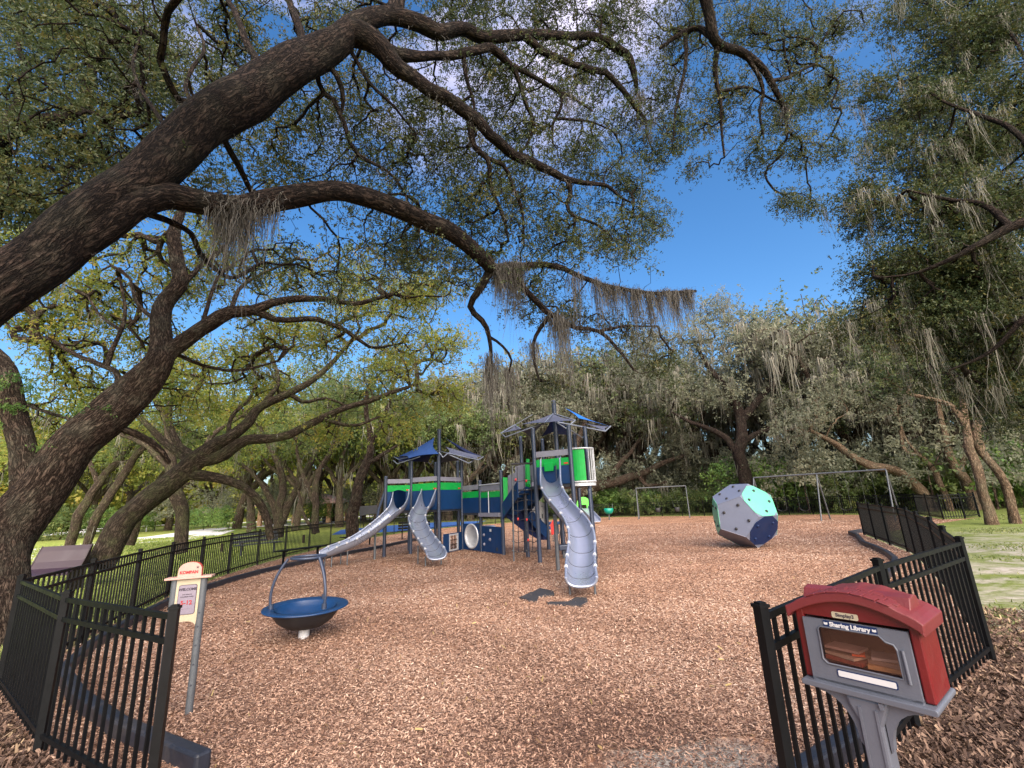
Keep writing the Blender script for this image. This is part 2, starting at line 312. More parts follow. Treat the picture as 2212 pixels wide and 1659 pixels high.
def mulchmat():
    m,t,b,o=newmat('wood_chip_mulch'); g=N(t,'ShaderNodeNewGeometry'); P=g.outputs['Position']
    mp=N(t,'ShaderNodeMapping',inp={'Scale':(1,1,1)}); t.links.new(P,mp.inputs[0])
    nz=N(t,'ShaderNodeTexNoise',inp={'Scale':9,'Detail':4}); t.links.new(P,nz.inputs['Vector'])
    ad=N(t,'ShaderNodeMixRGB',blend_type='ADD',inp={0:.12}); t.links.new(P,ad.inputs[1]); t.links.new(nz.outputs['Color'],ad.inputs[2])
    vo=N(t,'ShaderNodeTexVoronoi',inp={'Scale':30}); t.links.new(ad.outputs[0],vo.inputs['Vector'])
    sp=N(t,'ShaderNodeSeparateXYZ'); t.links.new(vo.outputs['Color'],sp.inputs[0])
    cr=N(t,'ShaderNodeValToRGB'); e=cr.color_ramp.elements; e[0].position=0; e[0].color=(.13,.066,.042,1); e[1].position=1; e[1].color=(.62,.38,.25,1)
    for p_,c_ in ((.3,(.26,.135,.085,1)),(.65,(.42,.235,.15,1))): x=e.new(p_); x.color=c_
    t.links.new(sp.outputs[0],cr.inputs[0])
    n2=N(t,'ShaderNodeTexNoise',inp={'Scale':.9,'Detail':7,'Roughness':.65}); t.links.new(P,n2.inputs['Vector'])
    n2b=N(t,'ShaderNodeMapRange',inp={1:.35,2:.65,3:.72,4:1.12}); t.links.new(n2.outputs['Fac'],n2b.inputs[0])
    hv=N(t,'ShaderNodeHueSaturation'); t.links.new(cr.outputs[0],hv.inputs['Color']); t.links.new(n2b.outputs[0],hv.inputs['Value'])
    # bare sandy scrape in front of the gate
    ds=N(t,'ShaderNodeVectorMath',operation='DISTANCE',inp={1:(1.1,3.35,0)}); t.links.new(P,ds.inputs[0])
    n4=N(t,'ShaderNodeTexNoise',inp={'Scale':5,'Detail':6,'Roughness':.7}); t.links.new(P,n4.inputs['Vector'])
    s2=N(t,'ShaderNodeMath',operation='MULTIPLY_ADD',inp={1:1.0}); t.links.new(n4.outputs['Fac'],s2.inputs[0]); t.links.new(ds.outputs['Value'],s2.inputs[2])
    rs=N(t,'ShaderNodeMapRange',inp={1:.92,2:1.25,3:1,4:0}); t.links.new(s2.outputs[0],rs.inputs[0])
    sc=N(t,'ShaderNodeTexNoise',inp={'Scale':60,'Detail':4}); t.links.new(P,sc.inputs['Vector']); scr=N(t,'ShaderNodeValToRGB'); e=scr.color_ramp.elements; e[0].position=.35;e[0].color=(.16,.14,.12,1);e[1].position=.65;e[1].color=(.42,.39,.36,1); t.links.new(sc.outputs['Fac'],scr.inputs[0])
    mx=N(t,'ShaderNodeMixRGB'); t.links.new(rs.outputs[0],mx.inputs[0]); t.links.new(hv.outputs[0],mx.inputs[1]); t.links.new(scr.outputs[0],mx.inputs[2])
    t.links.new(mx.outputs[0],b.inputs['Base Color']); b.inputs['Roughness'].default_value=.9; b.inputs['Specular IOR Level'].default_value=.15
    bp=N(t,'ShaderNodeBump',inp={'Strength':1.0,'Distance':.03}); t.links.new(sp.outputs[1],bp.inputs['Height']); t.links.new(bp.outputs[0],b.inputs['Normal'])
    return m
tag(npmesh('ground',[(-400,-200,0),(400,-200,0),(400,600,0),(-400,600,0)],[(0,1,2,3)],groundmat()),None,None,kind='structure')
LEFT=[gr(x,y,1.13)[:2] for x,y in ((376,1326),(144,1290),(46.4,1252))]
LEFT=[tuple(p) for p in LEFT]+[(-6.4,7.2),(-7.15,9.0),(-7.85,10.8),(-8.35,12.6),(-8.7,14.4),(-8.95,16.4),(-9.1,18.6),(-9.15,20.8),(-9.1,23.0),(-8.95,25.2)]
FARL=[(-8.95,25.2),(-8.6,28.5),(-7.4,32.5),(-4.6,36.5),(-.5,39.6),(4,41.2),(8,41.0),(11.7,38.4),(15.2,34.4),(17.2,32.8),(19.5,31.4)]
FR=[gr(x,y)[:2] for x,y in ((1806.8,1107.5),(1984.5,1113.5),(2039,1122.7),(2085,1120.5),(2116.7,1117))]
FARR=[(19.5,31.4)]+[tuple(p) for p in FR[1:]]
RIGHT=[gr(x,y,1.13)[:2] for x,y in ((1645,1325),(1897,1221),(2073,1170),(2035.6,1144),(2008,1123),(1956,1100),(1938,1096),(1852,1086))]
RIGHT=[tuple(p) for p in RIGHT]
poly=[(1.9,-1.5),(2.2,1.2)]+RIGHT+[FARR[-1]]+FARR[::-1][1:]+FARL[::-1][1:]+LEFT[::-1][1:]+[(-3.0,1.0),(-2.5,-1.5)]
tag(npmesh('mulch_ground',[(x,y,.004) for x,y in poly],[tuple(range(len(poly)))],mulchmat()),None,None,kind='structure')
def inpoly(X,Y,pl):
    ins=np.zeros(len(X),bool); n=len(pl)
    for i in range(n):
        x0,y0=pl[i];x1,y1=pl[(i+1)%n]
        c=((y0>Y)!=(y1>Y))&(X<(x1-x0)*(Y-y0)/((y1-y0) or 1e-9)+x0); ins^=c
    return ins
def strip(name,P,w,z,mat):
    P=np.array(P,float); V=[];F=[]
    for i in range(len(P)):
        t=P[min(i+1,len(P)-1)]-P[max(i-1,0)]; t/=np.linalg.norm(t); nn=np.array([-t[1],t[0]])
        V+=[(*(P[i]+nn*w/2),z),(*(P[i]-nn*w/2),z)]
    for i in range(len(P)-1): F.append((2*i,2*i+1,2*i+3,2*i+2))
    return tag(npmesh(name,V,F,mat),None,None,kind='structure')
strip('footpath',[(-23,19)]+[tuple(gr(x,y)[:2]) for x,y in ((79,1190),(180,1178),(277,1167),(380,1156),(467,1142))]+[(-28,70),(-10,78)],4.4,.008,M_concrete)
strip('side_path',[tuple(gr(x,y)[:2]) for x,y in ((180,1179),(277,1174),(380,1167),(440,1158),(480,1147))],2.4,.010,M_concrete)
strip('road',[(-75,30)]+[tuple(gr(x,y)[:2]) for x,y in ((95,1155),(220,1144),(330,1135))]+[(-48,92),(-20,100)],12,.012,M_concrete)
tag(npmesh('blue_play_pad',[(-13,33,.014),(-7.6,33.6,.014),(-4,39,.014),(-3,45,.014),(-10,47,.014),(-15,40,.014)],[(0,1,2,3,4,5)],M_bluepad),None,None,kind='structure')
# wood chips as real chips, thick near the gate and thinner far off
def chips(name,n,reg,cols,size,label_kind='stuff',z0=.006,inside=True,flat=.35,seed=3):
    r=np.random.default_rng(seed)
    ang=r.uniform(-math.radians(56),math.radians(56),n*2); d=reg[0]*(reg[1]/reg[0])**r.random(n*2)
    X=np.sin(ang)*d*1.0; Y=np.cos(ang)*d
    k=inpoly(X,Y,poly); k=k if inside else ~k
    sp=(np.hypot(X-1.1,Y-3.35)<.60+.2*np.sin(3*np.arctan2(Y-3.2,X-1.)))&(r.random(len(X))<.7); k&=~sp
    X=X[k][:n];Y=Y[k][:n]; n=len(X); d=np.hypot(X,Y)
    th=r.uniform(0,6.283,n); L=size*(.5+1.2*r.random(n))*(1+d/16); W=L*(.16+.28*r.random(n)); tl=r.normal(0,flat,n); ro=r.normal(0,flat,n)
    D=np.stack([np.cos(th)*np.cos(tl),np.sin(th)*np.cos(tl),np.sin(tl)],1)
    Sd=np.stack([-np.sin(th)*np.cos(ro),np.cos(th)*np.cos(ro),np.sin(ro)],1)
    C=np.stack([X,Y,z0+.004+.018*r.random(n)+np.abs(np.sin(tl))*L*.4],1)
    a=C-D*L[:,None]/2; b=C+D*L[:,None]/2; s=Sd*W[:,None]/2
    j=lambda: (1+.5*(r.random((n,1))-.5))
    V=np.stack([a-s*j(),b-s*.6*j(),b+s*.6*j(),a+s*j()],1).reshape(-1,3); F=np.arange(4*n).reshape(-1,4)
    m,t,bs,o_=newmat(name+'_wood'); at_=N(t,'ShaderNodeAttribute',attribute_name='rnd'); cr=N(t,'ShaderNodeValToRGB'); e=cr.color_ramp.elements
    e[0].position=0;e[0].color=(*cols[0],1);e[1].position=1;e[1].color=(*cols[-1],1)
    for i,c in enumerate(cols[1:-1]): x=e.new((i+1)/(len(cols)-1)); x.color=(*c,1)
    t.links.new(at_.outputs['Fac'],cr.inputs[0]); t.links.new(cr.outputs[0],bs.inputs['Base Color']); bs.inputs['Roughness'].default_value=.75; bs.inputs['Specular IOR Level'].default_value=.25
    # large scale colour drift, chips darker towards the camera and in set patches
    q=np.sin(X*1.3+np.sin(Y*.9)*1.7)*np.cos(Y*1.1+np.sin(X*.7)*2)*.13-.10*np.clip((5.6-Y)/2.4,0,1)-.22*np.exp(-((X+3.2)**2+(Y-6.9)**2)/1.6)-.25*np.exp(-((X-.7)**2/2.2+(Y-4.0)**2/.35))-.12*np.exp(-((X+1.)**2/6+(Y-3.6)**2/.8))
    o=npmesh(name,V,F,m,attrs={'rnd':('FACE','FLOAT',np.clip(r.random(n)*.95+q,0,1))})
    return tag(o,None,None,kind=label_kind)
CH=[(.075,.042,.032),(.21,.118,.084),(.35,.212,.150),(.46,.295,.212),(.56,.385,.29),(.72,.57,.46)]
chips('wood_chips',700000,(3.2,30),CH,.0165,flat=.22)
chips('fallen_leaves',110000,(3.0,9.5),[(.04,.024,.018),(.09,.055,.042),(.15,.095,.07),(.22,.145,.105),(.34,.26,.15)],.03,inside=False,flat=.5,seed=5)
chips('fallen_oak_leaves',500,(3.4,14),[(.12,.07,.04),(.24,.16,.08),(.36,.28,.12),(.16,.09,.05)],.03,flat=.45,seed=9,z0=.03)
# grass blades outside the fence
def grass(name,n,x0,x1,y0,y1,h,cols,seed,cond):
    r=np.random.default_rng(seed); X=r.uniform(x0,x1,n);Y=r.uniform(y0,y1,n); k=cond(X,Y)&~inpoly(X,Y,poly); X=X[k];Y=Y[k];n=len(X)
    th=r.uniform(0,6.283,n); H=h*(.4+r.random(n)); W=.006+.004*r.random(n)+.0006*np.hypot(X,Y)
    B=np.stack([X,Y,np.zeros(n)],1); s=np.stack([np.cos(th),np.sin(th),0*th],1)*W[:,None]; ln=np.stack([r.normal(0,.4,n),r.normal(0,.4,n),np.ones(n)],1)*H[:,None]
    V=np.stack([B-s,B+s,B+ln+s*.2,B+ln-s*.2],1).reshape(-1,3); F=np.arange(4*n).reshape(-1,4)
    o=npmesh(name,V,F,leafmat(name+'_blades',cols,.3),attrs={'rnd':('FACE','FLOAT',r.random(n))}); return tag(o,None,None,kind='stuff')
GC=[(.12,.17,.04),(.20,.27,.06),(.30,.36,.10),(.38,.38,.16)]
grass('lawn_grass',90000,-34,-7,6,40,.07,GC,1,lambda X,Y:(X<-.62*Y+1)&(np.sin(X*1.7)*np.cos(Y*1.3)+RNG.normal(0,.6,len(X))>-.6))
grass('meadow_grass',110000,5,30,5,26,.035,[(.08,.11,.035),(.13,.17,.05),(.19,.22,.075),(.24,.24,.11)],2,lambda X,Y:(np.sin(X*.9+2*np.sin(Y*.6))*np.cos(Y*1.2+X*.3)+RNG.normal(0,.3,len(X))>.5))
# ---------------------------------------------------------------- fences
def fence(name,label,P,H=1.13,maxs=1.9,mat=M_black,ps=.124,group='black picket fence runs around the playground'):
    root=thing(name,label,'fence',(P[0][0],P[0][1],0),group)
    pts=[np.array(P[0],float)]
    for a,b in zip(P[:-1],P[1:]):
        a=np.array(a,float);b=np.array(b,float);L=np.linalg.norm(b-a);k=max(1,math.ceil(L/2.45))
        for i in range(1,k+1): pts.append(a+(b-a)*i/k)
    for p in pts:
        m=MB(); m.box((p[0],p[1],(H+.03)/2),.052,.052,H+.03,rz=.3); m.box((p[0],p[1],H+.038),.064,.064,.016,rz=.3); m.box((p[0],p[1],H+.051),.04,.04,.010,rz=.3)
        m.build('post',mat,root)
    for a,b in zip(pts[:-1],pts[1:]):
        d=b-a;L=np.linalg.norm(d);u=d/L;m=MB();a2=a+u*.028;b2=b-u*.028;rz=math.atan2(u[1],u[0])
        for z in (H-.018,H-.165,.13): m.beam((*a2,z),(*b2,z),.030,.034)
        n=max(2,round(L/ps))
        for i in range(1,n):
            q=a+u*L*i/n; m.box((q[0],q[1],(H-.036+.05)/2),.020,.0195,H-.036-.05,rz=rz)
        m.build('picket_panel',mat,root)
    return root
fence('picket_fence','black picket fence curving along the left edge of the mulch beside the welcome sign',LEFT)
fence('picket_fence','distant black picket fence behind the play tower and the small swing',FARL)
fence('picket_fence','black picket fence at the far right behind the large swing frame',FARR)
fence('picket_fence','black metal picket fence on the right, curving round behind the red book box',RIGHT)
def border(name,label,P,z=.16,w=.11,group='black plastic mulch borders'):
    root=thing(name,label,'edging',(P[0][0],P[0][1],0),group)
    for a,b in zip(P[:-1],P[1:]):
        a=np.array(a,float);b=np.array(b,float);u=(b-a)/np.linalg.norm(b-a)
        m=MB(); m.beam((*(a-u*.03),z/2-.02),(*(b+u*.0),z/2-.02),w,z); m.build('border_timber',M_border,root,bevel=.02)
    return root
def resamp(P,st):
    P=np.array(P,float); d=np.r_[0,np.cumsum(np.linalg.norm(np.diff(P,axis=0),axis=1))]; n=max(2,int(round(d[-1]/st))+1); s=np.linspace(0,d[-1],n)
    return np.stack([np.interp(s,d,P[:,i]) for i in range(P.shape[1])],1)
border('mulch_border','black plastic edging boards along the left fence, seen behind the welcome sign',resamp([(-2.3,3.72),(-3.92,4.62),(-5.35,5.85),(-6.15,7.2),(-6.75,8.7),(-7.35,10.5),(-7.6,12.2),(-7.6,14.0),(-7.3,16.2),(-6.8,18.2),(-6.0,20.6),(-5.4,23.5),(-4.5,26)],1.25))
border('mulch_border','black plastic edging boards looping inside the right fence',resamp([(1.2,3.0),(2.1,3.5),(3.1,4.4),(4.2,5.7),(5.4,7.3),(6.8,9.2),(8.3,10.7),(9.4,12.5),(10.3,14.5),(11.6,16.5),(12.3,18.0),(13.0,18.2)],1.25))
# ---------------------------------------------------------------- play tower
PT=thing('play_tower','large navy and green play structure with two roofed towers and three steel slides','play structure',(-1.2,16,0))
p1=(-4.85,17.18);p2=(-4.03,17.75);p3=(-2.90,17.3);p4=(-2.18,18.45);b3=(-2.5,19.75);b1=(-3.5,20.0);b0=(-4.4,19.1);p5=(-1.38,17.49);p6=(-.53,16.12)
q1=(.22,16.6);q2=(.26,15.26);q3=(.57,13.8);q4=(1.05,17.2);q6=(1.60,13.25);q7=(2.22,14.2);q8=(2.15,16.2);q5=(1.3,15.3)
def post(p,h,r=.062,mat=M_post):
    m=MB(); m.tube([(p[0],p[1],-.05),(p[0],p[1],h)],r,14); m.lathe([(r+.006,h-.03),(r+.006,h),(r*.6,h+.025),(0,h+.03)],(p[0],p[1],0),14); m.build('post',mat,PT)
for p,h in ((p1,2.82),(p2,3.46),(p3,3.5),(p4,3.48),(b3,3.5),(b1,3.5),(b0,3.5),(p5,2.53),(p6,2.78),(q1,4.0),(q2,1.95),(q3,3.85),(q4,3.95),(q6,3.8),(q7,3.9),(q8,3.95)): post(p,h)
post((-3.12,18.75),4.75,.075); post((1.42,15.5),5.05,.075); post((.95,12.2),1.35,.05,M_galv); post((-4.95,16.4),.85,.04,M_galv); post((1.95,12.55),1.95,.05)
def wall(name,a,b,z0,z1,mat,t=.03,ins=.06,off=0,bevel=.006):
    a=np.array(a,float);b=np.array(b,float);u=(b-a)/np.linalg.norm(b-a);nn=np.array([u[1],-u[0]])
    a=a+u*ins+nn*off;b=b-u*ins+nn*off; m=MB(); m.beam((*a,(z0+z1)/2),(*b,(z0+z1)/2),t,z1-z0); return m.build(name,mat,PT,bevel=bevel)
def railwall(a,b,z0,zg,z1,g0,g1,cut=None):
    wall('rail_board',a,b,g0,g1,M_grey,.03)
    if cut is None:
        wall('green_panel',a,b,zg+.003,z1,M_green,.034); wall('navy_panel',a,b,z0,zg,M_navy,.03)
    else:
        a_=np.array(a,float);b_=np.array(b,float);u=(b_-a_)/np.linalg.norm(b_-a_);nn=np.array([u[1],-u[0]])*.017; L=np.linalg.norm(b_-a_)
        s0,s1,zt=cut; Q=lambda s,z:np.array([*(a_+u*s-nn),z])
        e=.06; m=MB(); m.prism([Q(e,z0),Q(s0,z0),Q(s0,min(zg,zt)),Q(e,zg)],(*(nn*2),0),1); m.build('navy_panel',M_navy,PT); m=MB(); m.prism([Q(s1,z0),Q(L-e,z0),Q(L-e,zg),Q(s1,min(zg,zt))],(*(nn*2),0),1)
        m.build('navy_panel',M_navy,PT)
        m=MB(); mid=(s0+s1)/2; rr=(s1-s0)/2
        arc=[Q(mid+rr*math.cos(t_),zt-rr*.55+rr*.55*math.sin(t_)) for t_ in np.linspace(0,math.pi,9)]
        m.prism([Q(e,zg+.003),Q(s0-.001,zg+.003)]+[p for p in arc[::-1] if p[2]>zg+.01]+[Q(s1+.001,zg+.003),Q(L-e,zg+.003),Q(L-e,z1),Q(e,z1)],(*(nn*2),0),1); m.build('green_panel',M_green,PT)
railwall(p1,p2,1.58,2.27,2.5,2.57,2.73,(.22,.78,2.33))
railwall(p2,p3,1.56,2.27,2.53,2.60,2.77)
railwall(p3,p4,1.54,2.26,2.53,2.59,2.74)
railwall(p4,p5,1.37,1.93,2.16,2.22,2.40)
railwall(p5,p6,1.38,1.90,2.10,2.14,2.33)
for a,b in ((b3,p4),(b1,b3),(b0,b1),(p1,b0)): wall('navy_panel',a,b,1.56,2.5,M_navy)
for (a,b,s) in ((p1,p2,.86),(p2,p3,.88),(p3,p4,.86)):   # little red plates
    a_=np.array(a,float);b_=np.array(b,float);u=(b_-a_)/np.linalg.norm(b_-a_);nn=np.array([u[1],-u[0]]); c=a_+(b_-a_)*s+nn*.022
    m=MB(); m.box((*c,2.32),.13,.012,.045,rz=math.atan2(u[1],u[0])); m.build('red_plate',M_red,PT)
def deck(P,z,t=.09,mat=None,nm='deck'):
    c=np.mean(np.array(P,float),0); m=MB(); m.prism([(c[0]+(x-c[0])*.97,c[1]+(y-c[1])*.97,z-t) for x,y in P],(0,0,1),t); m.build(nm,mat or M_gap,PT)
deck([p1,p2,b0],1.57); deck([p2,p3,p4,b3,b1,b0],1.56); deck([p4,p5,p6,(-.2,17.2),(-1.1,18.6)],1.38)
deck([q3,q6,q7,q8,q4,q1],2.16)
# lower shop panels
m=MB(); a_=np.array([-2.75,17.2]);b_=np.array(p4);u=(b_-a_)/np.linalg.norm(b_-a_);nn=np.array([u[1],-u[0]]);L=np.linalg.norm(b_-a_)
def rect(s0,s1,z0,z1,o=0): return a_+u*(s0+s1)/2+nn*o,s1-s0,(z0+z1)/2,z1-z0
def rbox(m,s0,s1,z0,z1,t,o=0):
    c,l,z,h=rect(s0,s1,z0,z1,o); m.box((*c,z),l,t,h,rz=math.atan2(u[1],u[0]))
w0,w1=.42,1.02
for r_ in ((.05,w0,.03,.68),(w1,L-.06,.03,.68),(w0,w1,.6,.68),(w0,w1,.03,.1)): rbox(m,*r_,.03)
m.build('window_panel',M_navy,PT)
m=MB()
for r_ in ((w0-.02,w0+.04,.06,.65),(w1-.04,w1+.02,.06,.65),(w0+.04,w1-.04,.60,.65),(w0+.04,w1-.04,.06,.11)): rbox(m,*r_,.05)
wf=m.build('window_frame',M_pale,PT)
m=MB()
for i in (1,2): rbox(m,w0+(w1-w0)*i/3-.008,w0+(w1-w0)*i/3+.008,.11,.60,.02)
for i in (1,2): rbox(m,w0+.04,w1-.04,.11+.49*i/3-.008,.11+.49*i/3+.008,.022)
m.build('window_bars',M_black,PT)
a_=np.array(p4);b_=np.array(p5);u=(b_-a_)/np.linalg.norm(b_-a_);nn=np.array([u[1],-u[0]]);L=np.linalg.norm(b_-a_); mid=a_+u*L*.52
ringz=.53; R=.42
m=MB(); Q=lambda s,z:np.array([*(a_+u*s-nn*.015),z])
th=np.linspace(0,2*math.pi,37)
outer=[Q(np.clip(L*.52+R*1.35*math.cos(t_)*1.5,.06,L-.06),np.clip(ringz+R*1.6*math.sin(t_),.04,.98)) for t_ in th[:-1]]
inner=[Q(L*.52+R*math.cos(t_),ringz+R*math.sin(t_)) for t_ in th[:-1]]
nf=len(inner); m.add(outer+inner+[p+np.array([*(nn*.03),0]) for p in outer+inner],
  [(i,(i+1)%nf,nf+(i+1)%nf,nf+i) for i in range(nf)]+[(2*nf+i,3*nf+i,3*nf+(i+1)%nf,2*nf+(i+1)%nf) for i in range(nf)]+[(nf+i,nf+(i+1)%nf,3*nf+(i+1)%nf,3*nf+i) for i in range(nf)])
m.build('tunnel_panel',M_navy,PT)
m=MB(); m.lathe([(R+.03,-.03),(R+.03,.05),(R-.02,.06),(R-.05,-.03),(R-.07,-.5),(R-.09,-1.0)],(*mid,ringz),36,axis=(*nn,0)); m.build('crawl_tunnel',M_pale,PT)
cw=wall('climbing_panel',p5,p6,.03,.90,M_navy,.04)
a_=np.array(p5);b_=np.array(p6);u=(b_-a_)/np.linalg.norm(b_-a_);nn=np.array([u[1],-u[0]]);L=np.linalg.norm(b_-a_)
for s,z in ((.17,.60),(.45,.46),(.17,.28)):
    m=MB(); c=a_+u*L*s+nn*.02; m.lathe([(.058,0),(.05,.03),(.03,.05),(0,.055)],(*c,z),10,axis=(*nn,0)); m.build('hand_hold',M_grey,cw)
m=MB(); c=a_+u*L*.74+nn*.0215; m.lathe([(0,.0),(.07,.0)],(*c,.16),14,axis=(*nn,0)); m.build('black_hole',M_gap,cw)
m=MB(); rr=math.atan2(u[1],u[0]); m.box((*(a_+u*L*.47+nn*.024),.77),.13,.008,.09,rz=rr); m.build('white_notice',M_white,cw)
wall('shop_shelf',p5,p6,1.24,1.37,M_grey,.16,off=.05)
m=MB(); c=a_+u*L*.47+nn*.06; m.tube([(*c,1.3),(*c,2.12)],.018,8); m.build('steel_bar',M_pale,PT)
m=MB(); m.tube([(*(a_+u*.03+nn*.06),2.36),(*(b_-u*.03+nn*.06),2.36)],.02,8); m.build('top_rail',M_pale,PT)
# tower B panels
railwall(q3,q6,2.17,2.68,2.90,2.97,3.14)
def onwall(a,b,s,z,w,h,mat,name,o=.03,t=.02):
    a=np.array(a,float);b=np.array(b,float);u=(b-a)/np.linalg.norm(b-a);nn=np.array([u[1],-u[0]]); m=MB(); m.box((*(a+(b-a)*s+nn*o),z),w,t,h,rz=math.atan2(u[1],u[0])); return m.build(name,mat,PT,bevel=.01)
onwall(q3,q6,.42,2.66,.28,.24,M_green,'green_box',.06,.08); onwall(q3,q6,.64,2.66,.10,.17,M_green,'green_box',.03,.02); onwall(q3,q6,.60,2.45,.04,.5,M_post,'steel_bar',.045,.03); onwall(q3,q6,.87,2.74,.13,.045,M_red,'red_plate',.022,.01)
wall('green_panel',q1,(.55,16.5),2.17,3.0,M_green); wall('navy_panel',q4,q8,2.17,2.9,M_navy); wall('grey_screen',q1,q4,2.17,2.95,M_grey)
# balcony on the right of tower B: half round cage
bal=MB(); cx,cy=1.93,13.7; rad=.41; ang=[math.radians(a) for a in np.linspace(-150,35,15)]
ring=lambda z,r:[(cx+r*math.cos(t_),cy+r*math.sin(t_)*.75,z) for t_ in ang]
bal.tube(ring(3.16,rad),.022,8); bal.tube(ring(2.20,rad),.024,8)
for t_ in ang[7:]:
    bal.tube([(cx+rad*math.cos(t_),cy+rad*.75*math.sin(t_),2.2),(cx+rad*math.cos(t_),cy+rad*.75*math.sin(t_),3.16)],.011,6)
bo=bal.build('balcony_cage',M_pale,PT)
m=MB(); V=[]; 
aa=[math.radians(a) for a in np.linspace(-148,-76,7)]
for t_ in aa: V+=[(cx+(rad-.01)*math.cos(t_),cy+(rad-.01)*.75*math.sin(t_),z) for z in (2.24,3.12)]
for t_ in aa: V+=[(cx+(rad-.03)*math.cos(t_),cy+(rad-.03)*.75*math.sin(t_),z) for z in (2.24,3.12)]
k=len(aa); m.add(V,[(2*i,2*i+2,2*i+3,2*i+1) for i in range(k-1)]+[(2*k+2*i,2*k+2*i+1,2*k+2*i+3,2*k+2*i+2) for i in range(k-1)]+[(0,1,2*k+1,2*k),(2*k-2,4*k-2,4*k-1,2*k-1)]); m.build('green_curved_panel',M_green,bo)
m=MB(); m.prism([(cx+rad*math.cos(t_),cy+rad*.75*math.sin(t_),2.08) for t_ in ang],(0,0,1),.08); m.build('balcony_floor',M_pale,bo)
wall('navy_panel',(1.66,13.3),(1.72,14.6),2.2,3.1,M_post)
# stairs between the low deck and tower B
SM=MB()
def flight(P0,P1,z0,z1,w,name):
    P0=np.array(P0,float);P1=np.array(P1,float);u=(P1-P0)/np.linalg.norm(P1-P0);nn=np.array([u[1],-u[0]])
    for s in (-1,1):
        m=MB(); a=P0+nn*s*w/2; b=P1+nn*s*w/2
        m.prism([(*a,z0-.28),(*b,z1-.28),(*b,z1+.22),(*a,z0+.22)],(*(nn*s),0),.035); m.build(name,M_navy,PT)
    n=6
    for i in range(n):
        c=P0+(P1-P0)*(i+.5)/n; m=MB(); m.box((*c,z0+(z1-z0)*(i+.6)/n),.3,w-.04,.04,rz=math.atan2(u[1],u[0])); m.build('stair_tread',M_gap,PT)
flight((-.2,16.4),(.42,14.9),1.36,2.12,.8,'stringer')
m=MB(); P=[a1(1235,1025,15.9),a1(1232,940,15.9),a1(1390,790,15.4),a1(1490,830,14.9),a1(1500,905,14.9),a1(1400,960,15.3),a1(1310,1030,15.7)]; m.prism(P,(0,1,0),.04); m.build('stringer',M_navy,PT)
m=MB(); P=[a1(1225,1015,16.0),a1(1260,990,16.0),a1(1420,1010,16.6),a1(1560,1160,17.2),a1(1565,1240,17.2),a1(1500,1240,17.0),a1(1350,1150,16.4),a1(1228,1050,16.0)]; m.prism(P,(0.1,1,0),.7); m.build('stair_ramp',M_saD,PT)  # darker navy puts the shadow of the underside into the ramp colour
m=MB(); P=[a1(1405,1020,16.3),a1(1450,1000,16.4),a1(1565,1120,16.9),a1(1565,1225,16.9),a1(1470,1140,16.5),a1(1405,1060,16.2)]; m.prism(P,(0,1,0),.03); m.build('side_panel',M_navy,PT)
m=MB(); P=[a1(1400,1000,17.3),a1(1480,905,17.3),a1(1555,935,17.3),a1(1560,1130,17.3),a1(1440,1030,17.3)]; m.prism(P,(0,1,0),.04); wp=m.build('pale_climbing_wall',M_white,PT)
m=MB()
for u_,v_ in ((1525,960),(1530,1040),(1515,1075),(1495,930)): P=a1(u_,v_,17.28); m.box(P,.03,.02,.16 if v_>1000 else .05)
m.build('finger_slot',M_gap,wp)
m=MB(); m.lathe([(0,.02),(.13,.02),(.14,0)],a1(1463,1062,17.1),18,axis=(.2,-1,0)); m.build('red_disc',M_red,PT)
for (u0,u1,v0,v1,Y) in ((1240,1300,700,880,16.3),(1300,1385,625,870,16.0),(1420,1470,620,780,15.8)):
    m=MB(); m.prism([a1(u0,v1,Y+.2),a1(u1,v1-60,Y),a1(u1,v0-25,Y),a1(u0,v0,Y+.2)],(0,1,0),.025); sc=m.build('perforated_screen',M_grey,PT)
m=MB(); P=a1(1216,715,16.0);P2=a1(1222,1015,15.9); m.prism([a1(1198,715,15.95),a1(1236,718,15.95),a1(1240,1012,15.9),a1(1206,1020,15.9)],(0,1,0),.05); m.build('green_panel',M_green,PT)
m=MB(); m.prism([a1(1392,560,15.8),a1(1420,560,15.8),a1(1428,770,15.8),a1(1398,772,15.8)],(0,1,0),.05); m.build('green_panel',M_green,PT)
# climbing net in front of the stairs
m=MB(); clips=MB()
cols=[(1278,620,1400,14.6),(1322,625,1340,14.9),(1380,620,1320,15.1),(1398,870,1380,14.6),(1440,700,1330,14.9)]
for (u_,v0,v1,Y) in cols: m.tube([a1(u_-6,v0,Y),a1(u_,(v0+v1)/2,Y),a1(u_+8,v1,Y)],.014,6)
for v in (740,820,905,985,1065,1160,1250,1330):
    m.tube([a1(1278,v,14.6),a1(1320,v+14,14.9),a1(1400,v-4,14.7),a1(1460,v+12,14.9),a1(1490,v-8,14.2)],.011,6)
    for u_,Y in ((1280,14.58),(1398,14.68),(1485,14.3)): clips.tube([a1(u_-6,v,Y-.02),a1(u_+8,v,Y-.02)],.026,7)
m.tube([a1(1265,605,14.6),a1(1390,598,14.7),a1(1465,598,14.2)],.03,8)
nb=m.build('climbing_net',M_rope,PT); clips.build('rope_clamp',M_galv,nb)
m=MB()
for u_,v in ((1305,735),(1393,745),(1325,1065),(1398,1070),(1410,1240)): m.tube([a1(u_-7,v,14.6),a1(u_+7,v,14.6)],.04,8)
m.build('red_connector',M_red,nb)
m=MB(); m.tube([a1(1278,620,14.55),a1(1290,1420,14.3)],.022,8); m.build('net_pole',M_galv,PT)
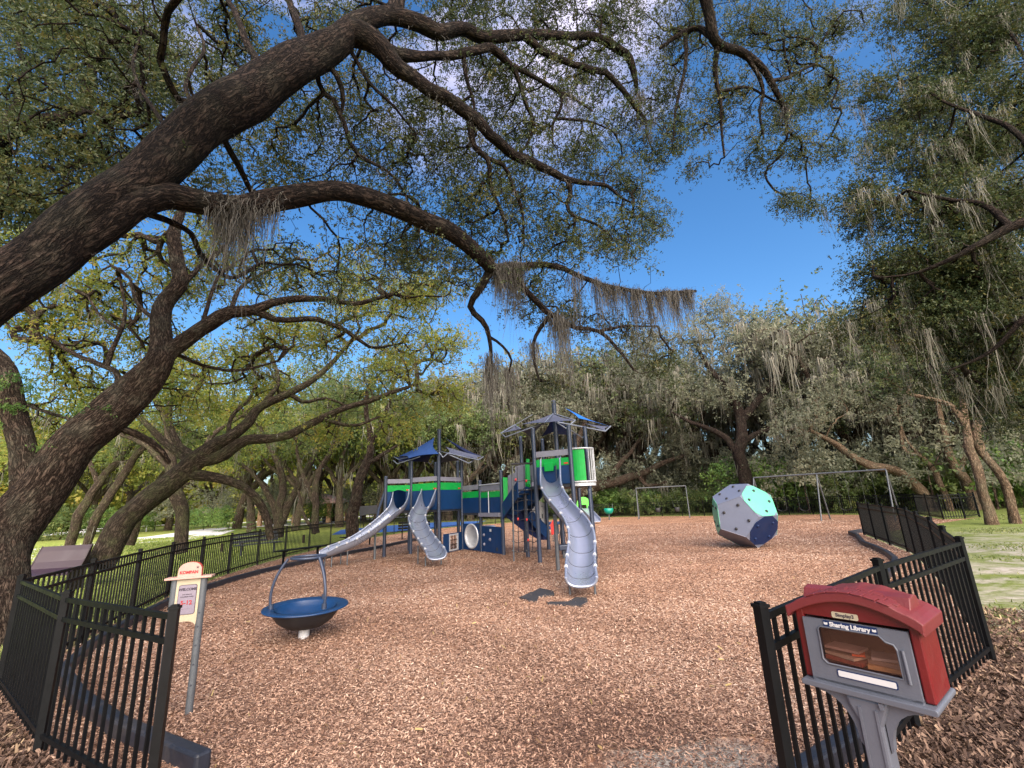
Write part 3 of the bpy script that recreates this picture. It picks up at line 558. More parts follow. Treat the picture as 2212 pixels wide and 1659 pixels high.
# slides: U section swept along a path
def slide(path,w,h,label,hood=.42,sup=(),up=(0,0,1)):
    P=np.array(path,float); 
    d=np.r_[0,np.cumsum(np.linalg.norm(np.diff(P,axis=0),axis=1))]; n=48; s=np.linspace(0,d[-1],n)
    # smooth by cubic via repeated averaging
    C=np.stack([np.interp(s,d,P[:,i]) for i in range(3)],1)
    for _ in range(6): C[1:-1]=(C[:-2]+2*C[1:-1]+C[2:])/4
    T=np.gradient(C,axis=0); T/=np.linalg.norm(T,axis=1)[:,None]
    Rr=np.cross(T,[0,0,1]); Rr/=np.linalg.norm(Rr,axis=1)[:,None]; U=np.cross(Rr,T)
    prof=[(-1.0,1),(-.97,.72),(-.90,.47),(-.76,.25),(-.56,.1),(-.3,.02),(0,0),(.3,.02),(.56,.1),(.76,.25),(.90,.47),(.97,.72),(1.0,1)]
    m=MB(); k=len(prof); V=[]; V2=[]
    for i in range(n):
        f=i/(n-1); hh=h*(1+ (hood/h)*max(0,1-f/.14)**1.3) 
        if f>.9: hh=h*(1-.35*((f-.9)/.1))
        for a,b in prof:
            V.append(C[i]+Rr[i]*a*w/2+U[i]*b*hh); V2.append(C[i]+Rr[i]*a*(w/2+.012)+U[i]*(b*hh)-U[i]*.012*(1-b))
    F=[(i*k+j,i*k+j+1,(i+1)*k+j+1,(i+1)*k+j) for i in range(n-1) for j in range(k-1)]
    m.add(V,F,True); m.add(V2,[f[::-1] for f in F],True)
    so=m.build('slide',M_steel,PT); so['label']=label
    rails=MB(); rails.tube([V[i*k] for i in range(n)],.028,8); rails.tube([V[i*k+k-1] for i in range(n)],.028,8); 
    e=[V[(n-1)*k+j]-U[-1]*.0 for j in range(k)]; rails.tube(e,.028,8); rails.build('side_rail',M_steel,so)
    seam=MB(); cl=MB()
    for i in (9,15,21,27,33,38,43):
        seam.tube([np.array(V[i*k+j])+U[i]*.002 for j in range(k)],.006,5)
        for j in (0,k-1): cl.tube([V[i*k+j]-T[i]*.03,V[i*k+j]+T[i]*.03],.036,9)
    seam.build('seam',M_gap,so); cl.build('rail_clamp',M_white,so)
    if sup:
        ss=MB()
        for i in sup:
            for sd in (-1,1):
                q=C[i]+Rr[i]*sd*w*.42; ss.tube([(q[0],q[1],0),(q[0],q[1],q[2]-.0)],.022,8)
        ss.build('slide_support',M_galv,so)
    return so
slide([(1.02,13.45,2.2),(1.0,13.2,2.14),(.92,12.7,1.90),(.97,12.2,1.62),(1.14,11.7,1.33),(1.33,11.2,1.06),(1.40,10.7,.80),(1.34,10.2,.57),(1.24,9.8,.40),(1.17,9.4,.29),(1.12,9.05,.22),(1.09,8.8,.20)],.55,.25,'long curved steel slide from the tall tower, front right',.45,(44,))
slide([(-3.28,17.45,1.62),(-3.34,17.1,1.6),(-3.44,16.6,1.38),(-3.46,16.1,1.10),(-3.24,15.5,.79),(-2.92,14.95,.52),(-2.64,14.4,.33),(-2.45,14.0,.24),(-2.38,13.8,.22)],.56,.25,'shorter curved steel slide in the middle of the low tower',.45,(32,42))
slide([(-4.35,17.5,1.62),(-4.3,17.15,1.60),(-4.42,16.8,1.38),(-4.72,16.4,1.06),(-5.05,16.0,.76),(-5.4,15.65,.53),(-5.72,15.35,.40),(-5.95,15.1,.33),(-6.1,14.95,.31)],.58,.25,'steel slide sweeping down to the left from the low tower',.45,(38,45))
# sails
def sail(name,P,mat,sag=.12,n=12,conc=.10,par=None):
    P=[np.array(p,float) for p in P]
    if len(P)==3: P=[P[0],P[1],P[2],(P[0]+P[2])/2]
    A,B,C_,D=P; c=(A+B+C_+D)/4; V=[]
    nrm=np.cross(C_-A,D-B); nrm/=np.linalg.norm(nrm)+1e-9
    for i in range(n+1):
        for j in range(n+1):
            s=i/n;t_=j/n; q=(A*(1-s)+B*s)*(1-t_)+(D*(1-s)+C_*s)*t_
            e=conc*(4*s*(1-s)*(2*t_-1)**2+4*t_*(1-t_)*(2*s-1)**2)
            q=q+(c-q)*e*1.6; q=q+np.array([0,0,-1])*sag*math.sin(math.pi*s)*math.sin(math.pi*t_); V.append(q)
    F=[(i*(n+1)+j,(i+1)*(n+1)+j,(i+1)*(n+1)+j+1,i*(n+1)+j+1) for i in range(n) for j in range(n)]
    V2=[v-nrm*.006 for v in V]; m=MB(); m.add(V,F,True); m.add(V2,[f[::-1] for f in F],True); return m.build(name,mat,par or PT)
def cA(u,v,Y): return at((940+u*.14467)*.864,(1060+v*.14467)*.864,Y)
def cB(u,v,Y): return at((1230+u*.14467)*.864,(980+v*.14467)*.864,Y)
sail('shade_sail',[cA(1012,232,18.6),cA(395,555,18.3),cA(560,590,17.2),cA(1085,515,17.1)],M_saN,.05,conc=.13)
sail('shade_sail',[cA(1060,480,18.6),cA(330,575,18.6),cA(380,650,17.6),cA(900,665,19.6)],M_saD,.02)
sail('shade_sail',[cA(1205,395,18.0),cA(1240,515,17.3),cA(1760,600,17.9),cA(1835,562,18.6)],M_saG,.06)
sail('shade_sail',[cA(1185,232,18.7),cA(1500,520,19.4),cA(1845,556,18.9),cA(1700,515,19.8)],M_saD,.03)
sail('shade_sail',[cA(1110,520,18.6),cA(1240,520,17.4),cA(1600,625,18.2),cA(1120,668,19.8)],M_saG,.02)
m=MB()
m.tube([cA(760,565,17.4),cA(370,690,17.6),cA(300,632,18.2)],.022,7); m.tube([cA(745,530,17.8),cA(395,615,18.2),cA(312,568,18.8)],.020,7)
m.tube([cA(1090,488,17.2),cA(1160,578,17.0),cA(1235,512,17.3)],.022,7); m.tube([cA(1250,525,17.4),cA(1605,680,17.6),cA(1690,625,18.1)],.022,7)
m.tube([cA(1240,505,17.4),cA(1765,622,17.9),cA(1855,568,18.6)],.022,7); m.tube([cA(900,660,19.8),cA(950,700,20.0),cA(985,640,19.8)],.02,7)
m.tube([cA(1060,470,18.7),cA(745,530,17.8)],.02,7); m.tube([cA(1100,470,18.7),cA(1240,505,17.4)],.02,7)
m.build('sail_frame',M_frame,PT)
sail('shade_sail',[cB(1050,375,15.4),cB(500,560,14.8),cB(880,530,13.6),cB(1440,490,14.6)],M_saG,.04)
sail('shade_sail',[cB(900,540,13.7),cB(160,715,14.6),cB(395,570,15.6),cB(700,810,16.4)],M_saG,.02)
sail('shade_sail',[cB(1255,270,15.6),cB(1500,450,15.3),cB(2040,590,15.2),cB(1720,500,16.2)],M_saB,.02)
sail('shade_sail',[cB(1450,490,14.7),cB(1960,670,14.8),cB(2045,592,15.3),cB(1500,520,15.9)],M_saG,.02)
sail('shade_sail',[cB(1085,300,15.5),cB(1190,440,16.4),cB(1330,640,16.6),cB(860,770,16.8)],M_saD,.02)
sail('shade_sail',[cB(1085,520,15.4),cB(1310,600,15.0),cB(1300,740,16.6),cB(1050,745,16.9)],M_saN,.02)
m=MB()
m.tube([cB(920,530,13.9),cB(235,780,14.4),cB(155,712,14.8),cB(390,572,15.6)],.024,7); m.tube([cB(390,572,15.6),cB(520,655,15.0),cB(900,540,14.2)],.022,7)
m.tube([cB(1130,520,14.0),cB(1955,680,14.7),cB(2050,592,15.3)],.024,7); m.tube([cB(1130,530,14.2),cB(1275,630,14.0),cB(1440,490,14.5)],.022,7)
m.tube([cB(1300,620,15.0),cB(1565,795,15.4),cB(1600,740,15.9)],.022,7); m.tube([cB(395,570,15.6),cB(700,390,15.6)],.012,6)
m.tube([cB(1060,370,15.5),cB(1440,490,14.6)],.02,7); m.tube([cB(1060,370,15.5),cB(900,540,13.8)],.02,7)
m.build('sail_frame',M_frame,PT)
# small play things under the tall tower
t=thing('ride_seat','small dark seat hung in ropes under the tall tower slide','play seat',(1.5,14.6,0))
m=MB(); P=gr(*c1(1710,1395),0); P=np.array([P[0],P[1],.32]); m.box(P,.34,.30,.16,rz=.2); m.build('seat',M_post,t,bevel=.03)
m=MB(); 
for dx,dy in ((-.14,-.1),(.14,-.1),(.0,.13)): m.tube([P+np.array([dx,dy,.05]),P+np.array([0,0,.85])],.012,6)
m.build('rope',M_rope,t); m=MB(); m.tube([P-[0,0,.32],P-[0,0,.05]],.035,8); m.build('stem',M_galv,t)
t=thing('spring_rocker','little red rocker standing between the tower posts','spring rider',(1.6,21,0)); P=np.array([1.45,20.0,0])
m=MB(); m.prism([P+[-.08,0,.30],P+[.1,0,.30],P+[.13,0,.75],P+[.02,0,.9],P+[-.1,0,.72]],(0,1,0),.06); m.build('side_plate',M_red,t); m=MB(); m.tube([P+[.05*math.cos(a),.05*math.sin(a)+.03,.02+a*.012] for a in np.linspace(0,24,60)],.012,6); m.build('spring',M_galv,t)
t=thing('low_platform','low blue stepping deck seen under the tall tower','play deck',(2.0,24,0))
for i,(x,z) in enumerate(((1.2,.35),(2.0,.55),(2.9,.35))):
    m=MB(); m.box((x,24+.3*i,z),.9,.7,.12); m.build('deck_board',M_navy,t,bevel=.02); m=MB(); m.tube([(x,24+.3*i,0),(x,24+.3*i,z-.06)],.05,8); m.build('leg',M_post,t)
# ---------------------------------------------------------------- spinner bowl
t=thing('spinner_bowl','blue spinning bowl with three curved bars and a ring on a stubby white post','spinner',(-3.10,7.06,0))
ctr=np.array([-3.10,7.06,0.]); ax_=np.array([.03,-.03,1.]); ax_/=np.linalg.norm(ax_)
m=MB(); m.lathe([(.07,-.02),(.072,.18)],ctr,20); m.build('post',M_white,t)
m=MB(); m.lathe([(0,.13),(.12,.135),(.25,.17),(.37,.25),(.44,.345),(.47,.415),(.455,.42),(.42,.36),(.34,.28),(.22,.21),(0,.19)],ctr,44,axis=ax_); bw=m.build('bowl_shell',M_shell,t)
m=MB(); m.lathe([(.40,.40),(.45,.425),(.545,.432),(.57,.425),(.57,.412),(.54,.40),(.46,.405),(.43,.38)],ctr,52,axis=ax_); m.build('rim',M_blue,t)
m=MB(); m.lathe([(.41,.415),(.37,.36),(.28,.30),(.16,.265),(0,.255)],ctr,44,axis=ax_); m.build('seat_liner',M_blue,t)
for a in (200,325,80):
    a=math.radians(a); P=[]
    for s in np.linspace(0,1,10):
        r=.45+.06*math.sin(s*math.pi*.8)-.215*s**1.7; P.append(ctr+np.array([r*math.cos(a),r*math.sin(a),.42+.66*s]))
    m=MB(); m.tube(P,.019,10); b=m.build('curved_bar',M_post,t); m=MB(); m.tube([P[0],P[0]+[0,0,.07]],.034,10); m.build('sleeve',M_post,b)
m=MB(); m.tube([ctr+np.array([.235*math.cos(a),.235*math.sin(a),1.08]) for a in np.linspace(0,2*math.pi,36)[:-1]],.019,9,closed=True); m.build('top_ring',M_post,t)
# ---------------------------------------------------------------- text helper
def text_on(name,s,size,O,X,Y,mat,parent,ext=.0012,bold=0,align='CENTER'):
    """raised lettering: O centre, X right, Y up (unit vectors)"""
    c=bpy.data.curves.new('t','FONT'); c.body=s; c.size=size; c.align_x=align; c.align_y='CENTER'; c.extrude=ext; c.offset=bold; c.resolution_u=3
    o=bpy.data.objects.new('t',c); COL.objects.link(o); dg=bpy.context.evaluated_depsgraph_get(); dg.update()
    me=bpy.data.meshes.new_from_object(o.evaluated_get(dg)); bpy.data.objects.remove(o)
    n=len(me.vertices); V=np.empty(n*3,np.float32); me.vertices.foreach_get('co',V); V=V.reshape(-1,3)
    X=np.array(X,float);Y=np.array(Y,float);Z=np.cross(X,Y); W=np.array(O)+V[:,:1]*X+V[:,1:2]*Y+V[:,2:]*Z
    F=[tuple(p.vertices) for p in me.polygons]; bpy.data.meshes.remove(me)
    return npmesh(name,W,F,mat,parent)
# ---------------------------------------------------------------- welcome sign
sb=gr(407,1545); t=thing('welcome_sign','leaning grey post sign with a cream welcome board and faded red header','sign',tuple(sb))
X=np.array([.93,.30,0]);X/=np.linalg.norm(X); Z=np.array([.012,-.02,1.]);Z/=np.linalg.norm(Z); Nn=np.cross(X,Z)   # towards the viewer
def S_(s,z,d=0): return sb+X*s+Z*z+Nn*d
SW=.235
for s in (0,-SW):
    m=MB(); m.tube([S_(s,-.1),S_(s,1.17)],.031,14)
    po=m.build('post',M_galv,t)
    m=MB()
    for z in (.25,.42,.58,.74,.86): m.lathe([(0,.0),(.009,0)],S_(s,z,.0318),8,axis=Nn)
    m.build('bolt_hole',M_gap,po)
m=MB()
mid=-SW/2; hw=.098
pts=[(mid-hw,1.165),(mid+hw,1.165),(mid+hw-.002,.80),(mid+hw-.006,.76)]+[(mid+.085*math.cos(a),.76+.035*math.sin(a)) for a in np.linspace(0,math.pi,9)]+[(mid-hw+.006,.76),(mid-hw+.002,.80)]
m.prism([S_(a,b,.006) for a,b in pts],Nn,.016); bd=m.build('board',M_cream,t)
def rrect(w,h,r,cx=0,cy=0,n=5):
    return [(cx+sx*(w/2-r)+r*math.cos(a),cy+sy*(h/2-r)+r*math.sin(a)) for sx,sy,a0 in((1,1,0),(-1,1,90),(-1,-1,180),(1,-1,270)) for a in [math.radians(a0+90*i/n) for i in range(n+1)]]
m=MB(); m.prism([S_(a,b,.022) for a,b in rrect(.150,.262,.018,mid,.985)],Nn,.004); m.build('plate_edge',M_ink,bd)
m=MB(); m.prism([S_(a,b,.026) for a,b in rrect(.142,.254,.015,mid,.985)],Nn,.002); pl=m.build('notice_plate',M_paper,bd)
text_on('lettering','WELCOME',.030,S_(mid,1.075,.0295),X,Z,M_ink,pl,bold=.0012)
text_on('lettering','PLAY AREA FOR',.0105,S_(mid,1.030,.0295),X,Z,M_ink,pl)
text_on('lettering','CHILDREN AGED',.014,S_(mid,1.010,.0295),X,Z,M_ink,pl)
text_on('lettering','5-12',.052,S_(mid,.957,.0295),X,Z,M_inkred,pl,bold=.0012)
text_on('lettering','- - - - - - - - - -',.012,S_(mid,.905,.0295),X,Z,M_ink,pl)
m=MB(); m.beam(S_(-SW-.075,1.178,.0),S_(.075,1.178,0),.12,.018); m.build('shelf_cap',M_signpink,t,bevel=.003)
m=MB(); hp=[(mid-.098,1.187),(mid+.098,1.187),(mid+.094,1.262)]+[(mid+.09*math.cos(a),1.262+.055*math.sin(a)) for a in np.linspace(.15,math.pi-.15,12)]+[(mid-.094,1.262)]
m.prism([S_(a,b,.018) for a,b in hp],Nn,.012); m.build('header_board',M_signpink,t)
m=MB(); m.prism([S_(a*1.0,b,-.02) for a,b in hp],Nn,.037); m.build('header_edge',M_signred,t)
text_on('lettering','KOMPAN',.036,S_(mid-.006,1.226,.0315),X,Z,M_inkred,t,bold=.0016)
m=MB(); 
for a in range(5):
    q=math.radians(90+72*a); c_=S_(mid+.062,1.268,.031); m.prism([c_+X*.004*math.cos(q+1.57)+Z*.004*math.sin(q+1.57),c_+X*.015*math.cos(q)+Z*.015*math.sin(q),c_-X*.004*math.cos(q+1.57)-Z*.004*math.sin(q+1.57)],Nn,.0015)
m.build('star_mark',M_ink,t)
# ---------------------------------------------------------------- red book box
LB=np.array([1.802,2.747,.7255]); yaw=-.9073; LX=np.array([math.cos(yaw),math.sin(yaw),0]); LN=np.array([math.sin(yaw),-math.cos(yaw),0]); LZ=np.array([0,0,1.])
t=thing('book_box','red and grey little book exchange box on a grey post, marked Sharing Library','book box',(LB[0],LB[1],0))
def L_(s,z,d=0): return LB+LX*s+LZ*z+LN*d
W_=.240; Hh=.31; Dp=.30
m=MB()   # body: open in front
hw=.285
for sgn in (-1,1):
    m.prism([L_(sgn*hw,-.02,.0),L_(sgn*(hw-.045),-.02,.012),L_(sgn*(hw-.045),Hh,.012),L_(sgn*hw,Hh,.0),],(0,0,1),0.0001)
    m.beam(L_(sgn*(hw-.02),Hh/2,-Dp/2),L_(sgn*(hw-.02),Hh/2,-Dp/2)+LN*.0001,.04,.1) if 0 else None
m=MB()
for sgn in (-1,1):
    c=L_(sgn*(hw-.022),Hh/2+.005,-Dp/2+.01); m.box(c,.044,Dp+.0,Hh+.05,ax=(LX,-LN,LZ))
c=L_(0,Hh/2,-Dp+.01); m.box(c,2*hw-.09,.02,Hh+.04,ax=(LX,-LN,LZ)); c=L_(0,-.012,-Dp/2); m.box(c,2*hw-.09,Dp-.03,.02,ax=(LX,-LN,LZ))
bo=m.build('cabinet',M_libred,t,bevel=.008)
m=MB(); m.box(L_(0,-.016,.014),2*hw-.09,.04,.024,ax=(LX,-LN,LZ)); m.build('sill',M_libgrey,t,bevel=.004)
# gable front under the roof
def arch(s): return Hh+.122-.108*(abs(s)/.32)**1.9
m=MB(); g=[(-hw+.01,Hh+.0)]+[(s,arch(s)-.02) for s in np.linspace(-hw+.01,hw-.01,15)]+[(hw-.01,Hh+.0)]
m.prism([L_(a,b,-.012) for a,b in g],LN,.02); m.build('gable',M_libred,t)
# curved roof shell with shingle steps
m=MB(); ss=np.linspace(-.32,.318,27); V=[];k=len(ss)
for d in (.055,-Dp-.04):
    for s in ss: V.append(L_(s,arch(s)+.022+.004*(1 if int((s+.4)/.05)%2 else 0),d))
for d in (.055,-Dp-.04):
    for s in ss: V.append(L_(s*.985,arch(s)-.026-.012*(abs(s)>.31),d))
F=[(i,i+1,k+i+1,k+i) for i in range(k-1)]+[(2*k+i,3*k+i,3*k+i+1,2*k+i+1) for i in range(k-1)]+[(i,2*k+i,2*k+i+1,i+1) for i in range(k-1)]+[(k+i,k+i+1,3*k+i+1,3*k+i) for i in range(k-1)]+[(0,k,3*k,2*k),(k-1,3*k-1,4*k-1,2*k-1)]
m.add(V,F); rf=m.build('roof',M_libroof,t,bevel=.006)
m=MB()    # cross ridge: a low gabled bar from side to side
m.prism([L_(-.255,Hh+.065,-.05),L_(-.255,Hh+.128,-.09),L_(-.255,Hh+.140,-.15),L_(-.255,Hh+.128,-.21),L_(-.255,Hh+.05,-.25)],LX,.51); m.build('cross_ridge',M_libroof,rf,bevel=.006)
m=MB(); r_=random.Random(4)   # shingle tabs on the crown
for row,d in enumerate((.03,-.03,-.10)):
    for i in range(7):
        s=-.17+.057*i+(row%2)*.02; z=arch(s)+.026; sl=-(arch(s+.01)-arch(s-.01))/.02
        xx=LX-LZ*sl; xx/=np.linalg.norm(xx); m.box(L_(s,z,d),.052,.06,.008,ax=(xx,-LN,np.cross(xx,-LN)))
m.build('shingles',M_libroof,rf,bevel=.003)
# grey door with shaped window
win=[(-.17,.245),(-.155,.262),(.115,.262),(.140,.235),(.172,.228),(.182,.205),(.182,.075),(.015,.075),(-.15,.075),(-.17,.095)]
m=MB(); out=[(-W_,.298),(W_,.298),(W_,-.018),(-W_,-.018)]
def pan(m,ins,outr,d0,d1):
    A=[L_(a,b,d1) for a,b in ins]; 
    # quad strips from window outline to frame by sectors
    n=len(ins); 
    def proj_(p):
        x,y=p; cx,cy=.005,.165; dx,dy=x-cx,y-cy
        fx=(W_-cx if dx>0 else W_+cx)/abs(dx) if dx else 9e9; fy=((.298-cy) if dy>0 else (cy+.018))/abs(dy) if dy else 9e9; f=min(fx,fy); return (cx+dx*f,cy+dy*f)
    O=[proj_(p) for p in ins]
    # insert corners
    for i in range(n):
        j=(i+1)%n; P=[O[i],O[j]]
        cor=[c for c in outr if (abs(c[0]-O[i][0])<1e-4 or abs(c[1]-O[i][1])<1e-4) and (abs(c[0]-O[j][0])<1e-4 or abs(c[1]-O[j][1])<1e-4)] if (abs(O[i][0]-O[j][0])>1e-4 and abs(O[i][1]-O[j][1])>1e-4) else []
        ring=[ins[i],O[i]]+cor[:1]+[O[j],ins[j]]
        m.prism([L_(a,b,d0) for a,b in ring],LN,d1-d0)
pan(m,win,out,.012,.034); dr=m.build('door',M_libgrey,t)
m=MB(); m.prism([L_(a*.999,b,.018) for a,b in win],LN,.004); m.build('window_pane',M_glass,dr)
m=MB(); rim_=[L_(a,b,.036) for a,b in win]; m.tube(rim_,.005,6,closed=True); m.build('window_rim',M_libgrey,dr)
m=MB(); m.tube([L_(.205,.21,.04),L_(.207,.06,.04)],.008,7); m.build('door_pull',M_libgrey,dr)
m=MB(); m.prism([L_(a,b,.0345) for a,b in ((-.135,.266),(.115,.266),(.115,.297),(-.135,.297))],LN,.003); hd=m.build('name_strip',M_pnavy,dr)
text_on('lettering','Sharing Library',.031,L_(-.01,.2805,.0385),LX,LZ,M_white,hd,bold=.0011)
m=MB()
for s in (-.122,.102):
    for q in (-1,1): m.prism([L_(s,.275,.038),L_(s+q*.009,.277,.038),L_(s+q*.009,.289,.038),L_(s,.286,.038)],LN,.001)
m.build('open_book_mark',M_white,hd)
m=MB(); m.prism([L_(a,b,.0345) for a,b in rrect(.265,.038,.008,.02,.038)],LN,.003); ns=m.build('plate_frame',M_pnavy,dr)
m=MB(); m.prism([L_(a,b,.0378) for a,b in rrect(.253,.028,.005,.02,.038)],LN,.001); m.build('worn_plate',M_white,ns)
m=MB(); m.prism([L_(a,b,.009) for a,b in rrect(.125,.032,.008,-.03,Hh+.018)],LN,.003); bp_=m.build('maker_plate',M_cream,t)
text_on('lettering','Simplay3',.025,L_(-.03,Hh+.0185,.0125),LX,LZ,M_ink,bp_,bold=.0006)
# tray and post
m=MB(); m.prism([L_(a,b,.065) for a,b in rrect(2*hw+.02,.03,.012,0,-.038)],-LN,Dp+.09); m.build('tray',M_libgrey,t,bevel=.004)
m=MB(); m.prism([L_(s,-.056,.045) for s in (-.095,.095)]+[L_(.08,-.10,.045),L_(.052,-.17,.045),L_(.056,-1.02,.045),L_(-.056,-1.02,.045),L_(-.052,-.17,.045),L_(-.085,-.10,.045)],-LN,.12); m.build('post',M_libgrey,t,bevel=.012)
m=MB()
for sg in (-1,1):
    pr=[(sg*.058,-.056),(sg*.225,-.056)]+[(sg*(.225-.155*math.sin(a)),-.075-.20*(1-math.cos(a))) for a in np.linspace(0,math.pi/2,8)]+[(sg*.058,-.29)]
    m.prism([L_(a,b,.02) for a,b in pr],-LN,.05)
m.build('bracket',M_libgrey,t)
m=MB(); m.prism([L_(s,z,.046) for s,z in ((.030,-.10),(.042,-.10),(.042,-1.0),(.030,-1.0))],LN,.006); m.prism([L_(s,z,.046) for s,z in ((-.042,-.10),(-.030,-.10),(-.030,-1.0),(-.042,-1.0))],LN,.006); m.build('post_rib',M_libgrey,t)
m=MB(); m.prism([L_(a,b,.04) for a,b in ((.055,-.057),(.075,-.057),(.075,-.085),(.06,-.088))],LN,.02); m.build('latch',M_libgrey,t)
bk=[('dull red book lying flat at the left inside the book box',(.25,.05,.04),-.09,.012,.19,.14,.018,.2),('thin cream paperback on the red book inside the book box',(.55,.45,.35),-.10,.032,.17,.13,.012,.35),('dark paperback with an orange cover corner in the middle of the book box',(.75,.12,.03),-.045,.048,.06,.10,.010,-.3),
 ('wide tan book at the right inside the book box',(.48,.28,.12),.09,.014,.17,.16,.020,-.15),('brown book stacked on the wide tan book inside the book box',(.30,.22,.17),.10,.036,.16,.14,.020,.1),('grey book topmost of the right pile inside the book box',(.34,.30,.28),.095,.056,.15,.13,.014,-.25),('pale worn book topmost of the left pile inside the book box',(.38,.27,.24),-.10,.066,.17,.12,.012,.1)]
BK=.86; t.scale=(BK,)*3; t.location=(LB[0]*BK,LB[1]*BK,EYE*(1-BK))   # true size of the box: 52 cm wide, standing clear of the fence
for i,(lb,c,s,z,a,b,h,rr) in enumerate(bk):
    c0=L_(s,z+.006+.06,-.12); 
    u_=LX*math.cos(rr)+LN*math.sin(rr); v_=np.cross(LZ,u_); m=MB(); m.box(c0,a,b,h,ax=(u_,v_,LZ)); o=m.build('book',paint('book_cover',c,.6,0,.1,0,20,.2)); tag(o,lb,'book','books in the book box'); o.scale=(BK,)*3; o.location=(0,0,EYE*(1-BK))
DM=paint('shaded_maroon_inside',(.035,.008,.010),.7)  # shade of the box interior as colour, on added dark inner sheets
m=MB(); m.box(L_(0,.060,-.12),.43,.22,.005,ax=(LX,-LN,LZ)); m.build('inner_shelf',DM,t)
m=MB(); m.box(L_(0,.15,-Dp+.03),.46,.006,.30,ax=(LX,-LN,LZ)); m.build('back_shade_sheet',DM,t)
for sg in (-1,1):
    m=MB(); m.box(L_(sg*.234,.15,-Dp/2+.0),.006,.27,.30,ax=(LX,-LN,LZ)); m.build('side_shade_sheet',DM,t)
# ---------------------------------------------------------------- climbing polyhedron
def rotv(w):
    a=np.linalg.norm(w);k=w/a;K=np.array([[0,-k[2],k[1]],[k[2],0,-k[0]],[-k[1],k[0],0]]); return np.eye(3)+math.sin(a)*K+(1-math.cos(a))*K@K
ph=(1+5**.5)/2; DV=[(a,b,c) for a in(-1,1) for b in(-1,1) for c in(-1,1)]
for a in(-1,1):
    for b in(-1,1): DV+=[(0,a/ph,b*ph),(a/ph,b*ph,0),(a*ph,0,b/ph)]
DV=np.array(DV,float)/3**.5; PC=np.array([7.2309,15.215,.985]); DW=DV@rotv(np.array([3.3219,.4986,4.0907])).T*1.0433+PC
IC=[]
for a in(-1,1):
    for b in(-1,1): IC+=[(0,a*ph,b),(a,0,b*ph),(a*ph,b,0)]
IC=np.array(IC,float); 
t=thing('climbing_ball','twelve sided grey, mint and dark blue climbing boulder standing on the mulch','climbing block',(PC[0],PC[1],0))
def facecol(ids,c):
    S0={9,15,4,8,0}; s=set(ids); p2=c
    if s==S0: return 'grey'
    return None
adjF=[]
for n_ in IC:
    d=DV@n_; ids=[int(i) for i in np.argsort(-d)[:5]]; adjF.append(ids)
pairs={frozenset((9,15)):'top',frozenset((15,4)):'mint',frozenset((4,8)):'navy',frozenset((8,0)):'dark',frozenset((0,9)):'mintL'}
mats={'front':M_pgrey,'top':M_pgrey,'mint':M_mint,'navy':M_pnavy,'dark':M_grey,'mintL':M_mint}
k=0
for ids in adjF:
    P=DW[ids]; c=P.mean(0); nrm=c-PC; nrm/=np.linalg.norm(nrm); x=P[0]-c; x/=np.linalg.norm(x); y=np.cross(nrm,x)
    an=[math.atan2((p-c)@y,(p-c)@x) for p in P]; o_=np.argsort(an); P=P[o_]
    s=set(ids); kind='front' if s=={9,15,4,8,0} else None
    if not kind:
        for pr,kk in pairs.items():
            if pr<=s: kind=kk
    mt=mats.get(kind) or [M_pgrey,M_pnavy,M_mint][k%3]; k+=1
    trunc=kind in('mint','navy','mintL') or kind is None and k%2
    m=MB(); m.prism([p*1.0 for p in (P-nrm*.03)],nrm,.022); f=m.build('core_panel',M_pgrey if trunc else mt,t)
    if trunc:
        Q=[]; 
        for i in range(5):
            a,b,c_=P[i-1],P[i],P[(i+1)%5]; Q+=[b+(a-b)*.20,b+(c_-b)*.20]
        if kind=='navy': 
            Q=[]
            for i in range(5):
                a,b,c_=P[i-1],P[i],P[(i+1)%5]; Q+=[b+(a-b)*.30,b+(c_-b)*.30]
        Q=[c+(q-c)*.985 for q in Q]
        m=MB(); m.prism([q-nrm*.008 for q in Q],nrm,.014); f=m.build('colour_panel',mt,t)
    if kind!='dark':
        for a in (.5,1.9,3.5,5.0):
            q=c+(x*math.cos(a+.3*k)+y*math.sin(a+.3*k))*.36+nrm*.004; m=MB()
            m.lathe([(.045,0),(.04,.025),(.02,.035),(0,.036)],q,9,axis=nrm); m.build('hand_hold',M_shell if kind!='navy' else M_pnavy,f)
m=MB(); P=gr(1634,1177); m.tube([P-[0,0,.1],P+[-.05,.05,.5]],.022,8); m.build('leg',M_galv,t)
